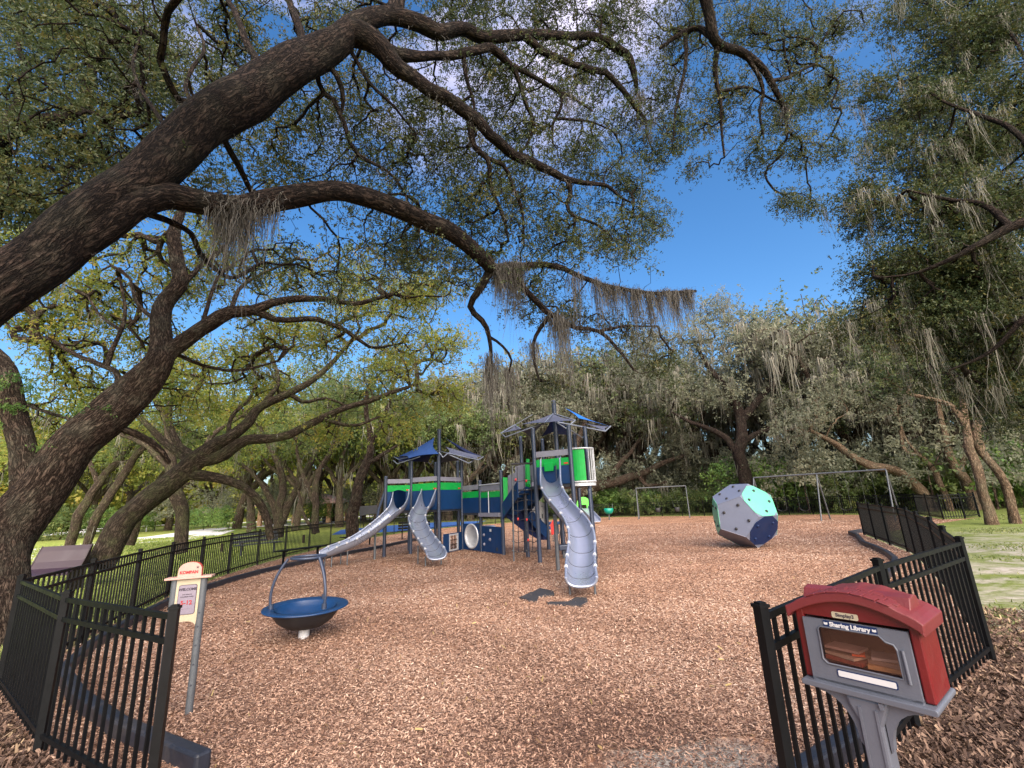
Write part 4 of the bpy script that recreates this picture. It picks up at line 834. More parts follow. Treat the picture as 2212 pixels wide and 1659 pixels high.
# ---------------------------------------------------------------- swings
def swingframe(name,label,A,B,H,legs,seats,splay=.75,r=.05):
    A=np.array(A,float);B=np.array(B,float);u=(B-A)/np.linalg.norm(B-A);nn=np.array([-u[1],u[0]])
    t=thing(name,label,'swing frame',(*((A+B)/2),0),'swing frames at the back of the playground')
    m=MB(); m.tube([(*A,H),(*B,H)],r,10); m.build('top_beam',M_galv,t)
    for f in legs:
        c=A+(B-A)*f
        for s in ((-1,1) if splay>0 else (0,)):
            m=MB(); m.tube([(*c,H-.02),(*(c+nn*s*splay),-.05)],r*.8,10); m.build('leg',M_galv,t)
    for f,kind in seats:
        c=A+(B-A)*f; ch=MB(); sw=.24 if kind=='belt' else .17; zs=.5 if kind=='belt' else .62
        tw=.0 if kind=='belt' else .35
        for s in (-1,1): ch.tube([(*(c+u*s*sw),H),(*(c+u*(s*sw+tw)),zs+.12)],.0045,4)
        s_=MB(); cc=c+u*tw
        if kind=='belt':
            P=[(*(cc+u*q*.24),zs+.12-.12*math.cos(q*1.5)) for q in np.linspace(-1,1,9)]
            for a,b in zip(P[:-1],P[1:]): s_.beam(a,b,.14,.014)
        else:
            s_.lathe([(.10,-.16),(.15,-.12),(.17,.0),(.16,.14),(.145,.14),(.15,0),(.12,-.12),(0,-.14)],(*cc,zs),14)
        so=s_.build('swing_seat',M_rubber,t); ch.build('chain',M_galv,so)
    return t
A=gr(1764,1121);B=gr(1799,1117.7)
swingframe('swing_frame','tall three bay galvanised swing frame behind the climbing boulder, with belt seats',(14.2,27.9),(18.6,23.4),2.45,(0,.52,1),((.2,'belt'),(.38,'belt'),(.68,'belt'),(.86,'belt')),.95,.045)
swingframe('swing_frame','small grey swing frame with toddler seats against the far fence',(9.0,35.3),(12.3,34.0),2.25,(0,1),((.3,'bucket'),(.68,'bucket')),.35,.038)
# ---------------------------------------------------------------- toddler slide, teal spinner
t=thing('toddler_slide','small toddler slide with a lime green arched panel in front of the far fence','slide',(5.2,34,0)); Pc=np.array([4.75,33.8,0])
X_=np.array([1,0,0.]); m=MB()
for x0,x1,z0,z1 in ((-.5,-.2,.5,1.25),(.2,.5,.5,1.25)): m.prism([Pc+[x0,0,z0],Pc+[x1,0,z0],Pc+[x1,0,z1],Pc+[x0,0,z1]],(0,1,0),.06)
m.prism([Pc+[-.5,0,1.25],Pc+[.5,0,1.25]]+[Pc+[.5*math.cos(a),0,1.25+.55*math.sin(a)] for a in np.linspace(.2,math.pi-.2,9)],(0,1,0),.06); m.build('arch_panel',M_lime,t)
m=MB(); m.prism([Pc+[-.28,-.1,.95],Pc+[.28,-.1,.95],Pc+[.75,-2.0,.12],Pc+[.2,-2.0,.12]],(0,0,1),.05); sl=m.build('chute',M_steel,t)
m=MB(); m.beam(Pc+[-.3,-.1,1.1],Pc+[.18,-2.0,.25],.05,.2); m.beam(Pc+[.3,-.1,1.1],Pc+[.78,-2.0,.25],.05,.2); m.build('side_wall',M_steel,sl)
m=MB()
for x in (-.45,.45): m.tube([Pc+[x,.05,0],Pc+[x,.05,1.3]],.05,8)
m.build('post',M_post,t)
t=thing('spinning_cup','round teal spinning seat near the far fence','spinner',(7.0,36.4,0))
m=MB(); m.lathe([(0,.42),(.22,.44),(.34,.6),(.36,.85),(.33,.86),(.3,.62),(.15,.5),(0,.48)],(7.0,36.4,0),16); m.build('seat',M_teal,t); m=MB(); m.tube([(7.0,36.4,0),(7.0,36.4,.45)],.05,8); m.build('stem',M_galv,t); m=MB(); m.tube([(7.3,36.4,.5),(7.33,36.4,1.2)],.02,6); m.build('grab_bar',M_galv,t)
# ---------------------------------------------------------------- worn rubber mat
def mat_piece(label,P,loc):
    P=[np.array(gr(x,y)) for x,y in P]; c=np.mean(P,0); t_=MB(); n=len(P)
    V=[p+[0,0,.035] for p in P]+[c+(p-c)*1.04 for p in P]+[c+[0,0,.04]]
    t_.add(V,[(i,(i+1)%n,2*n) for i in range(n)]+[(n+i,n+(i+1)%n,(i+1)%n,i) for i in range(n)]); o=t_.build('rubber_mat',M_rubber); tag(o,label,'mat','worn rubber mats below the long slide')
def mx(u,v): return ((1280+u*.0995)*.864,(1440+v*.0995)*.864)
mat_piece('black rubber mat corner poking from the mulch, left of the slide end',[mx(*q) for q in ((190,580),(330,520),(450,460),(540,440),(700,345),(1040,420),(1060,520),(820,540),(660,560),(640,670),(420,650))],None)
mat_piece('black rubber mat strip half buried straight below the slide end',[mx(*q) for q in ((880,700),(1100,710),(1350,725),(1500,690),(1590,640),(1600,580),(1880,590),(1900,690),(1720,800),(1450,780),(1150,750),(920,740))],None)
# ---------------------------------------------------------------- benches
def bench(name,label,c,rz,L=1.8,back=False,mat=M_black,group=None,z=.45):
    t=thing(name,label,'bench',(*c,0),group); X=np.array([math.cos(rz),math.sin(rz),0]);Y=np.array([-X[1],X[0],0]);c=np.array([*c,0.]);Z=np.array([0,0,1.])
    m=MB(); 
    for k in (-.13,0,.13): m.box(c+Y*k+Z*z,L,.115,.035,ax=(X,Y,Z))
    m.build('seat',mat,t,bevel=.008)
    for s in (-1,1):
        m=MB(); m.beam(c+X*s*L*.36+Z*z,c+X*s*L*.36,.06,.05,up=tuple(Y)); m.beam(c+X*s*L*.36-Y*.17+Z*(z-.03),c+X*s*L*.36+Y*.17+Z*(z-.03),.05,.03); m.build('leg',mat,t)
    if back:
        m=MB(); 
        for k in (.12,.26,.40): m.box(c+Y*(.2+k*.2)+Z*(z+k),L,.03,.11,ax=(X,Y,Z))
        m.build('backrest',mat,t,bevel=.006)
        m=MB()
        for s in (-1,1): m.beam(c+X*s*L*.36+Y*.17+Z*z,c+X*s*L*.36+Y*.3+Z*(z+.48),.04,.04,up=tuple(Y))
        m.build('back_bracket',mat,t)
bench('park_bench','backless black bench just inside the left fence, beyond the blue bowl',(-7.7,16.9),math.radians(62),1.9)
bench('park_bench','black backless bench near the tree trunk behind the left slide',(-7.6,22.5),math.radians(40),1.6)
bench('park_bench','dark bench with a backrest outside the left fence',(-11.2,20.5),math.radians(60),2.0,True,M_galv)
bench('park_bench','dark bench with a backrest seen behind the left slide supports',(-5.6,25.4),math.radians(8),1.7,True)
# brown moulded bench outside the left fence
t=thing('brown_bench','brown bench with a high curved back and closed sides outside the left fence','bench',(-12.2,12.9,0))
def bb(f,z,s): # profile in direction d, width along X
    return np.array([-12.75,12.3,0])+np.array([.97,.24,0])*s+np.array([-.24,.97,0])*f+np.array([0,0,z])
prof=[(-.22,.44),(-.10,.475),(.08,.50),(.24,.56),(.36,.72),(.50,.98),(.58,1.10)]
m=MB(); V=[bb(f,z,s) for s in (0,1.1) for f,z in prof]+[bb(f,z-.035,s) for s in (0,1.1) for f,z in prof]; k=len(prof)
m.add(V,[(i,k+i,k+i+1,i+1) for i in range(k-1)]+[(2*k+i,2*k+i+1,3*k+i+1,3*k+i) for i in range(k-1)]+[(0,2*k,3*k,k),(k-1,2*k-1,4*k-1,3*k-1)]+[(i,i+1,2*k+i+1,2*k+i) for i in range(k-1)]+[(k+i,3*k+i,3*k+i+1,k+i+1) for i in range(k-1)],False); m.build('seat_and_back',M_brown,t)
DB=paint('dark_brown_metal',(.025,.012,.015),.5)
for s in (-.03,1.1):
    m=MB(); m.prism([bb(f,z+.015,s) for f,z in prof]+[bb(.62,1.08,s),bb(.5,.7,s),bb(.42,.3,s),bb(.40,0,s),bb(-.12,0,s),bb(-.2,.3,s)],(bb(0,0,1)-bb(0,0,0)),.03)
    m.build('side_panel',DB,t)
# ---------------------------------------------------------------- far left: pavilion, dark swing, rails
t=thing('picnic_pavilion','open picnic pavilion with a low pinkish roof and peach columns beyond the left fence','pavilion',(-19,52,0))
pc=np.array([-28.,62.,0]); m=MB(); a,b=5.5,4.0
V=[pc+[-a,-b,2.6],pc+[a,-b,2.6],pc+[a,b,2.6],pc+[-a,b,2.6],pc+[-a+3,0,3.7],pc+[a-3,0,3.7]]+[pc+[-a,-b,2.45],pc+[a,-b,2.45],pc+[a,b,2.45],pc+[-a,b,2.45]]
m.add(V,[(0,1,5,4),(1,2,5),(2,3,4,5),(3,0,4),(6,7,1,0),(7,8,2,1),(8,9,3,2),(9,6,0,3),(9,8,7,6)]); m.build('roof',M_roofpink,t)
for x in (-4.3,0,4.3):
    for y in (-3.1,3.1): m=MB(); m.box(pc+[x,y,1.22],.45,.45,2.44); m.build('column',M_peach,t)
m=MB(); m.box(pc+[0,0,.04],11,8,.08); m.build('slab',M_concrete,t)
for i,(x,y) in enumerate(((-30,62),(-26,61.5))):
    t=thing('picnic_table',['picnic table under the left half of the pavilion','picnic table under the right half of the pavilion'][i],'picnic table',(x,y,0),'pavilion picnic tables')
    m=MB(); m.box((x,y,.85),2.2,.8,.06); m.build('table_top',M_concrete,t)
    for s in (-.65,.65): m=MB(); m.box((x,y+s,.53),2.2,.28,.05); m.build('seat',M_concrete,t)
    for s in (-.7,.7): m=MB(); m.box((x+s,y,.43),.08,1.1,.7); m.build('leg',M_galv,t)
t=thing('disc_swing','dark blue cantilever swing with hanging mesh panels on the blue surface','swing',(-9.5,36,0))
m=MB(); q=np.array([-10.9,36.,0]); m.tube([q,q+[.25,0,1.6],q+[.75,0,3.1]],.09,10); m.build('leaning_post',M_post,t)
m=MB(); m.tube([q+[.7,0,2.95],q+[3.8,.4,2.95]],.05,8); m.build('top_beam',M_post,t)
for dx,z,w in ((-1.2,1.15,1.4),(1.5,1.7,.7)):
    m=MB(); m.prism([q+[dx,0,z],q+[dx+w,0,z+.12],q+[dx+w-.1,.05,z+.75],q+[dx-.15,.05,z+.7]],(0,1,0),.05); pn=m.build('mesh_panel',M_shell,t)
    m=MB(); m.tube([q+[dx+.1,0,0] if dx<0 else q+[dx+.3,0.1,2.9],q+[dx+.1,0,z] if dx<0 else q+[dx+.3,0.1,z+.7]],.02,6); m.build('hanger',M_post,pn)
for i,(x,y) in enumerate(((-50,56),(-47.6,58.4),(-45.2,60.6),(-56,50.5))):
    t=thing('low_rail',['low white rail by the road, leftmost but one','low white rail by the road, middle one','low white rail by the road, rightmost','low white rail by the road, leftmost behind the leaning trunks'][i],'rail',(x,y,0),'low rails beside the road')
    m=MB(); m.beam((x-1,y-.9,.7),(x+1,y+.9,.7),.08,.08); m.build('top_bar',M_white,t)
    for s in (-.9,.9): m=MB(); m.beam((x+s,y+s*.9,0),(x+s,y+s*.9,.68),.08,.08,up=(1,0,0)); m.build('leg',M_white,t)
# ---------------------------------------------------------------- trees
class Tree:
    def __init__(s,seed):
        s.r=np.random.default_rng(seed); s.P=[];s.par=[];s.R=[];s.limbs=[]
    def limb(s,pts,rad,parent=-1,step=.16,wob=.35,mesh=True):
        """smooth polyline of world points with radii; returns first and last node index"""
        P=np.array(pts,float);R=np.array(rad,float)
        if parent>=0: P=np.vstack([s.P[parent],P]); R=np.r_[min(s.R[parent],R[0]*1.25),R]
        m=len(P); d=np.r_[0,np.cumsum(np.linalg.norm(np.diff(P,axis=0),axis=1))]; n=max(4,int(d[-1]/step)+1); q=np.linspace(0,d[-1],n)
        # Catmull-Rom
        T=np.zeros_like(P); T[1:-1]=(P[2:]-P[:-2])/(d[2:]-d[:-2])[:,None]; T[0]=(P[1]-P[0])/d[1]; T[-1]=(P[-1]-P[-2])/(d[-1]-d[-2])
        k=np.clip(np.searchsorted(d,q,'right')-1,0,m-2); h=(d[k+1]-d[k]); u=((q-d[k])/h)[:,None]; h=h[:,None]
        C=(2*u**3-3*u**2+1)*P[k]+(u**3-2*u**2+u)*h*T[k]+(-2*u**3+3*u**2)*P[k+1]+(u**3-u**2)*h*T[k+1]
        Rr=np.interp(q,d,R); ph=s.r.uniform(0,6.28,9); w=np.stack([sum(np.sin(q*f/np.maximum(R.mean()*4,.25)+ph[3*a+i])/(f) for i,f in enumerate((1.1,2.3,3.9))) for a in range(3)],1)
        env=np.sin(np.clip(q/q[-1],0,1)*math.pi)[:,None]**.5; C=C+w*Rr[:,None]*wob*env
        i0=len(s.P); prev=parent
        for i in range(1 if parent>=0 else 0,n):
            s.P.append(C[i]);s.R.append(Rr[i]);s.par.append(prev if i>0 else -1); prev=len(s.P)-1
        s.limbs.append((C,Rr)); s.nl=len(s.P); return i0,prev
    def near(s,p):
        P=np.array(s.P); return int(np.argmin(((P-np.array(p))**2).sum(1)))
    def grow(s,A,step=.28,r0=.0055,jit=.16,expo=2.25,cap_r=9.):
        A=np.array(A,float); nl=len(s.P); cap=nl+int(len(A)*14)+10
        P=np.zeros((cap,3)); P[:nl]=s.P; par=np.full(cap,-1); par[:nl]=s.par; dep=np.zeros(cap); n=nl
        L=np.array(s.P); dd=np.array([((L-a)**2).sum(1).min() for a in A]); o=np.argsort(dd); A=A[o]; ends=[]
        for a in A:
            d2=((P[:n]-a)**2).sum(1)**.5+.25*dep[:n]; j=int(np.argmin(d2)); L_=np.linalg.norm(P[j]-a); k=max(1,min(12,int(L_/step)+1))
            dirp=P[j]-P[par[j]] if par[j]>=0 else a-P[j]; dirp=dirp/(np.linalg.norm(dirp)+1e-9)
            c1_=P[j]+dirp*L_*.3*(1 if j>=nl else .15); c2=a+s.r.normal(0,.12*L_,3)
            pv=j; u=(np.arange(1,k+1)/k)[:,None]; Q=(1-u)**3*P[j]+3*(1-u)**2*u*c1_+3*(1-u)*u*u*c2+u**3*a
            Q[:-1]+=s.r.normal(0,jit*min(step,L_/k+.02)*.6,(k-1,3)) if k>1 else 0
            for i in range(k):
                if n>=cap: break
                P[n]=Q[i];par[n]=pv;dep[n]=dep[pv]+L_/k;pv=n;n+=1
            ends.append(pv)
        P=P[:n];par=par[:n]; acc=np.zeros(n); acc[nl:]=0
        for e in ends: acc[e]+=r0**expo
        for i in range(n-1,nl-1,-1):
            acc[i]=max(acc[i],r0**expo)
            if par[i]>=nl: acc[par[i]]+=acc[i]
        R=np.r_[s.R[:nl],np.minimum(acc[nl:]**(1/expo),cap_r)]
        s.tP=P;s.tpar=par;s.tR=R;s.tnl=nl;s.ends=np.array(ends); s.EP=P[s.ends]; s.ED=P[s.ends]-P[par[s.ends]]; return s
    def woodmesh(s,name,mat,parent,sides=20,rough=.09):
        Vs=[];Fs=[];B=[];b=0
        for C,R in s.limbs:
            n=len(C); k=sides if R.max()>.12 else (12 if R.max()>.05 else 8)
            T=np.gradient(C,axis=0); T/=np.linalg.norm(T,axis=1)[:,None]+1e-9
            x=np.cross(T[0],[.3,.2,1]); x/=np.linalg.norm(x); X=[]
            for i in range(n): x=x-T[i]*(x@T[i]); x/=np.linalg.norm(x); X.append(x.copy())
            X=np.array(X);Y=np.cross(T,X); th=np.arange(k)*2*math.pi/k; l=np.r_[0,np.cumsum(np.linalg.norm(np.diff(C,axis=0),axis=1))]
            ph=s.r.uniform(0,6.28,8); TH,LL=np.meshgrid(th,l); f=1/np.maximum(R.mean(),.05)
            nz=np.sin(TH*2+LL*f*.35+ph[0])*.5+np.sin(TH*3-LL*f*.5+ph[1])*.4+np.sin(TH*5+LL*f*.9+ph[2])*.3+np.sin(LL*f*.8+ph[3])*.35+np.sin(TH+LL*f*1.7+ph[4])*.3
            rr=R[:,None]*(1+rough*nz); V=C[:,None,:]+X[:,None,:]*(rr*np.cos(TH))[:,:,None]+Y[:,None,:]*(rr*np.sin(TH))[:,:,None]
            I=np.arange(n-1)[:,None]*k; K=np.arange(k)[None]; K2=(K+1)%k; F=np.stack([I+K,I+K2,I+k+K2,I+k+K],-1).reshape(-1,4)+b
            Vs.append(V.reshape(-1,3));Fs.append(F);B.append(np.stack([rr*np.cos(TH),rr*np.sin(TH),LL+ph[5]],-1).reshape(-1,3)); b+=n*k
            # close the end
            e=b-k; c=len(Vs)
            Vs.append((C[-1]+T[-1]*R[-1]*.8)[None]); B.append(np.array([[0,0,l[-1]]])); Fs.append(np.array([[e+i,e+(i+1)%k,b,b] for i in range(k)])[:, :4]); b+=1
        if hasattr(s,'tP'):
            P,par,R,nl=s.tP,s.tpar,s.tR,s.tnl; idx=np.arange(nl,len(P)); idx=idx[par[idx]>=0]
            for lo,hi,k in ((0,.016,3),(.016,.05,5),(.05,9,8)):
                q=idx[(R[idx]>=lo)&(R[idx]<hi)]
                if not len(q): continue
                a=P[par[q]];c=P[q];ra=np.minimum(R[par[q]],R[q]*1.35);rc=R[q]; D=c-a; LN_=np.linalg.norm(D,axis=1)+1e-9; D/=LN_[:,None]
                h=np.where(np.abs(D[:,2:3])<.8,np.array([[0,0,1.]]),np.array([[1.,0,0]])); X=np.cross(h,D); X/=np.linalg.norm(X,axis=1)[:,None]; Y=np.cross(D,X)
                th=np.arange(k)*2*math.pi/k; cs=np.cos(th)[None,:,None]; sn=np.sin(th)[None,:,None]; rad=X[:,None]*cs+Y[:,None]*sn
                V=np.stack([a[:,None]+rad*ra[:,None,None],c[:,None]+rad*rc[:,None,None]],1).reshape(-1,3)
                I=(np.arange(len(q))*2*k)[:,None]; K=np.arange(k)[None]; K2=(K+1)%k; F=np.stack([I+K,I+K2,I+k+K2,I+k+K],-1).reshape(-1,4)+b
                lz=np.repeat((P[q]@np.array([1.,.7,.5])),2*k)+np.tile(np.repeat([0,1],k),len(q))*np.repeat(LN_,2*k)
                cc=np.tile(np.cos(th),2*len(q))*np.repeat(rc,2*k); s2=np.tile(np.sin(th),2*len(q))*np.repeat(rc,2*k)
                Vs.append(V);Fs.append(F);B.append(np.stack([cc,s2,lz],1)); b+=len(V)
        V=np.vstack(Vs);F=np.vstack(Fs);Bk=np.vstack(B); tri=F[:,2]==F[:,3]
        # triangles at limb ends: nudge into quads with a repeated middle is illegal, so drop them to side strips
        F=F[~tri]
        return npmesh(name,V,F,mat,parent,smooth=True,attrs={'bk':('POINT','FLOAT_VECTOR',Bk)})
    def leaves(s,name,mat,parent,per,size,spread,asp=.36,droop=.2,E=None,ED=None,seed=0,frac=1.):
        r=np.random.default_rng(seed+11); E=s.EP if E is None else E; ED=s.ED if ED is None else ED
        if frac<1: q=r.random(len(E))<frac; E=E[q];ED=ED[q]
        n=len(E)*per; C=np.repeat(E,per,0); D0=np.repeat(ED/(np.linalg.norm(ED,axis=1)[:,None]+1e-9),per,0)
        # small rosettes: leaves sit on sub-twigs round the end
        ns=max(1,per//7); sub=np.repeat(E,ns,0)+r.normal(0,spread,(len(E)*ns,3))*[1,1,.75]; C=sub[np.repeat(np.arange(len(E))*ns,per)+r.integers(0,ns,n)]
        C=C+r.normal(0,size*.45,(n,3)); D=r.normal(0,1,(n,3))+D0*.5+[0,0,-droop]; D/=np.linalg.norm(D,axis=1)[:,None]
        Nn=r.normal(0,1,(n,3))+[0,0,.9]; S_=np.cross(D,Nn); S_/=np.linalg.norm(S_,axis=1)[:,None]+1e-9
        L=size*(.6+.8*r.random((n,1)));W=L*asp*(.8+.4*r.random((n,1)))
        V=np.stack([C,C+D*L*.45+S_*W/2,C+D*L,C+D*L*.45-S_*W/2],1).reshape(-1,3); F=np.arange(4*n).reshape(-1,4)
        cl=np.repeat(r.normal(.5,.2,len(E)),per)
        return npmesh(name,V,F,mat,parent,attrs={'rnd':('FACE','FLOAT',np.clip(cl+r.normal(0,.16,n),0,1))})
def moss(name,anchors,parent,lmin,lmax,per=14,w=.008,spread=.06,seed=0,mat=None,segs=7):
    r=np.random.default_rng(seed+5); A=np.repeat(np.array(anchors,float),per,0); n=len(A); A=A+r.normal(0,spread,(n,3))*[1,1,.35]
    base=np.repeat(r.uniform(lmin,lmax,len(anchors)),per); off=A-np.repeat(np.array(anchors,float),per,0); rad=np.hypot(off[:,0],off[:,1])/(spread+1e-6); Ln=base*np.exp(-.5*rad**2)*(.45+.75*r.random(n))*np.repeat(r.uniform(.5,1.25,len(anchors)),per); th=r.uniform(0,6.283,n); Sd=np.stack([np.cos(th),np.sin(th),0*th],1)
    V=[];drift=r.normal(0,.04,(n,3))*[1,1,0]; walk=np.zeros((n,3))
    for i in range(segs+1):
        f=i/segs; walk=walk+r.normal(0,.016,(n,3))*[1,1,.3]*(1 if i else 0); ww=w*(1.1-f)*(.6+.8*r.random(n))[:,None]; c=A+np.stack([0*Ln,0*Ln,-Ln*f],1)+drift*f*f*Ln[:,None]*3+walk
        V.append(np.stack([c-Sd*ww,c+Sd*ww],1))
    V=np.stack(V,1).reshape(-1,3); k=2*(segs+1); I=(np.arange(n)*k)[:,None]; J=(np.arange(segs)*2)[None]; F=np.stack([I+J,I+J+1,I+J+3,I+J+2],-1).reshape(-1,4)
    return npmesh(name,V,F,mat or L_moss,parent,attrs={'rnd':('FACE','FLOAT',np.repeat(np.clip(r.random(n),0,1),segs))})
def blob(r,c,rad,n,flat=.7,shell=.55):
    c=np.array(c,float); rad=np.array(rad if hasattr(rad,'__len__') else (rad,rad,rad*flat),float)
    v=r.normal(0,1,(n,3)); v/=np.linalg.norm(v,axis=1)[:,None]; return c+v*rad*(shell+(1-shell)*r.random((n,1)))**.8
def wr(px,Y): return px/2/FPX*Y      # radius in metres of something px wide at depth Y
def LP(tr,pts,parent=-1,f=.70,**k):
    """limb from (x,y,Y,width) picks"""
    return tr.limb([at(x,y,Y) for x,y,Y,w_ in pts],[max(w_/2/FPX*float((at(x,y,Y)-E0)@FWD)*f,.006) for x,y,Y,w_ in pts],parent,**k)
def B_(r,L,shell=.1):
    out=[]
    for x,y,Y,rad,n in L: out.append(blob(r,at(x,y,Y),rad,n,.75,shell))
    return np.vstack(out)
# --- the great oak whose limbs sweep over the playground
T=Tree(1); root=thing('great_oak','great old oak whose furrowed dark limbs sweep over the playground from the left edge','tree',(-7.9,1.6,0))
_,a=T.limb([(-7.9,1.6,-.1),(-7.5,1.9,1.2),(-6.4,2.6,2.3)],[.40,.34,.29])
_,a=LP(T,[(-200,745,3.4,138),(0,622,3.6,126),(109,543,3.8,114),(219,448,4.0,108),(365,335,4.4,104),(450,268,4.6,104),(547,202,4.9,102),(620,152,5.1,92),(692,106,5.4,80),(746,72,5.6,60),(800,44,5.8,44),(844,35,6.0,38),(910,51,6.2,39),(946,70,6.4,36),(1001,62,6.7,31),(1037,78,6.9,29),(1100,77,7.2,25),(1165,75,7.6,22),(1230,78,8.0,19),(1289,80,8.4,18),(1329,102,8.6,19),(1358,124,8.8,18),(1372,171,9.,13),(1376,200,9.1,7)],a,wob=.12,f=.90)
def br(x,y,Y,pts,**k):
    n=T.near(at(x,y,Y)); k.setdefault('f',.95); return LP(T,pts,n,**k)
_,l2=br(110,560,3.8,[(219,490,4.0,70),(300,440,4.15,66),(365,425,4.35,62),(430,438,4.55,54),(510,450,4.8,50),(560,440,5.0,54),(640,418,5.3,48),(700,408,5.5,45),(780,425,5.9,44),(850,450,6.2,42),(920,478,6.5,40),(980,505,6.8,38),(1030,545,7.1,36),(1062,580,7.4,30)],wob=.15)
br(1060,580,7.3,[(1120,575,7.8,16),(1190,572,8.2,13),(1260,600,8.6,11),(1330,622,9.0,9),(1400,632,9.3,8),(1440,632,9.5,7),(1503,629,9.9,6)],wob=.3)
br(1060,585,7.3,[(1030,630,7.5,17),(1018,665,7.7,14),(1050,705,7.9,12),(1060,760,8.1,8),(1058,800,8.3,5)],wob=.3)
br(1055,720,7.9,[(1085,745,8.1,6),(1105,780,8.3,5),(1095,815,8.4,4)],wob=.4)
br(1100,590,7.5,[(1150,640,7.9,14),(1195,685,8.2,14),(1240,705,8.5,10),(1290,715,8.9,9),(1340,760,9.3,7),(1370,800,9.6,5)],wob=.3)
br(1195,690,8.2,[(1160,720,8.3,9),(1150,760,8.4,7),(1165,820,8.6,5)],wob=.4)
br(1290,715,8.9,[(1350,705,9.3,6),(1420,705,9.8,4)],wob=.4)
_,l3=br(760,80,5.6,[(800,85,5.7,50),(855,138,5.9,38),(895,164,6.1,33),(946,204,6.3,30),(1019,255,6.7,27),(1055,288,6.9,25),(1128,339,7.4,22),(1201,379,7.9,17),(1230,390,8.1,14),(1274,395,8.4,10),(1311,401,8.6,8),(1340,426,8.8,6),(1370,440,9.,4)],wob=.25)
br(1231,394,8.1,[(1234,419,8.2,11),(1223,448,8.3,9),(1241,470,8.4,7),(1235,520,8.6,4)],wob=.3); br(1241,470,8.4,[(1290,485,8.6,5),(1320,510,8.8,3)])
br(1019,258,6.7,[(1021,310,6.9,14),(1041,335,7.0,13),(1059,353,7.1,11),(1059,401,7.3,9),(1085,463,7.6,8),(1099,521,7.9,5)],wob=.3)
br(1050,340,7.0,[(1092,361,7.3,9),(1110,408,7.5,8),(1128,459,7.8,7),(1132,530,8.1,4)],wob=.3)
br(820,100,5.8,[(855,120,5.95,30),(910,122,6.15,21),(960,118,6.4,19),(1019,113,6.7,19),(1063,104,6.95,20),(1085,120,7.1,17),(1110,149,7.3,12),(1125,190,7.5,10),(1139,233,7.7,9),(1154,266,7.9,7),(1136,317,8.1,5)],wob=.2)
br(994,118,6.6,[(1008,175,6.8,9),(1023,219,7.,7),(1023,250,7.1,5)],wob=.3)
br(1110,149,7.3,[(1158,168,7.6,10),(1194,190,7.9,9),(1212,204,8.0,8),(1212,233,8.1,7),(1194,270,8.2,6),(1194,310,8.4,4)],wob=.3)
br(1194,190,7.9,[(1240,215,8.2,6),(1280,240,8.4,4)]); br(1212,260,8.1,[(1270,262,8.4,5),(1320,280,8.7,3)])
br(1128,80,7.4,[(1183,117,7.7,15),(1274,149,8.2,14),(1311,160,8.5,13),(1347,197,8.7,12),(1380,241,9.0,9),(1398,262,9.2,5)],wob=.25)
br(488,260,4.7,[(488,312,4.9,14),(520,370,5.3,13),(550,425,5.7,11)],wob=.3)
br(685,125,5.3,[(686,153,5.5,12),(693,193,5.7,11),(722,219,5.8,11),(747,284,6.0,11),(770,330,6.2,9),(811,354,6.4,7),(848,379,6.6,6),(877,423,6.9,4)],wob=.3)
br(700,130,5.4,[(730,170,5.6,12),(742,210,5.8,10),(736,250,5.9,7)],wob=.3); br(760,110,5.7,[(800,180,6.0,8),(850,230,6.3,6),(900,290,6.7,4)],wob=.4)
br(547,160,4.9,[(520,60,5.2,14),(500,10,5.4,12),(470,-30,5.6,8)],wob=.3); br(650,120,5.2,[(640,40,5.5,16),(620,-10,5.7,14)],wob=.3)
br(365,300,4.4,[(330,230,4.7,9),(300,190,4.9,8),(290,120,5.2,6),(310,60,5.5,4)],wob=.5); br(420,260,4.6,[(400,180,4.9,9),(440,110,5.2,7),(420,40,5.5,5)],wob=.5)
_,l5=br(846,30,6.0,[(880,-40,6.2,34),(1100,-190,6.6,36),(1350,-160,7.2,32),(1500,-60,7.6,28),(1530,20,7.9,24),(1545,90,8.2,22),(1600,112,8.5,18),(1650,150,8.8,15),(1672,190,9.,13),(1695,240,9.3,9),(1700,300,9.6,5)],wob=.2)
br(1540,80,8.2,[(1500,60,8.3,12),(1460,80,8.4,10),(1425,105,8.5,7)],wob=.3)
br(1550,100,8.3,[(1545,150,8.5,11),(1555,210,8.7,8),(1558,270,8.9,6),(1565,340,9.1,4)],wob=.3)
br(1610,118,8.5,[(1650,190,8.9,8),(1640,240,9.1,6),(1650,300,9.4,4)],wob=.3)
br(1660,170,8.9,[(1710,165,9.2,7),(1760,140,9.5,6),(1800,160,9.8,3)],wob=.3); br(1570,200,8.7,[(1620,190,9.,6),(1660,210,9.2,5),(1710,240,9.5,3)],wob=.4)
br(1475,75,8.4,[(1480,150,8.5,8),(1460,230,8.7,6),(1455,300,8.9,4)],wob=.3)
br(300,470,4.2,[(410,500,5.0,12),(440,560,5.6,11),(500,600,6.2,9),(560,570,6.8,6)],wob=.3)
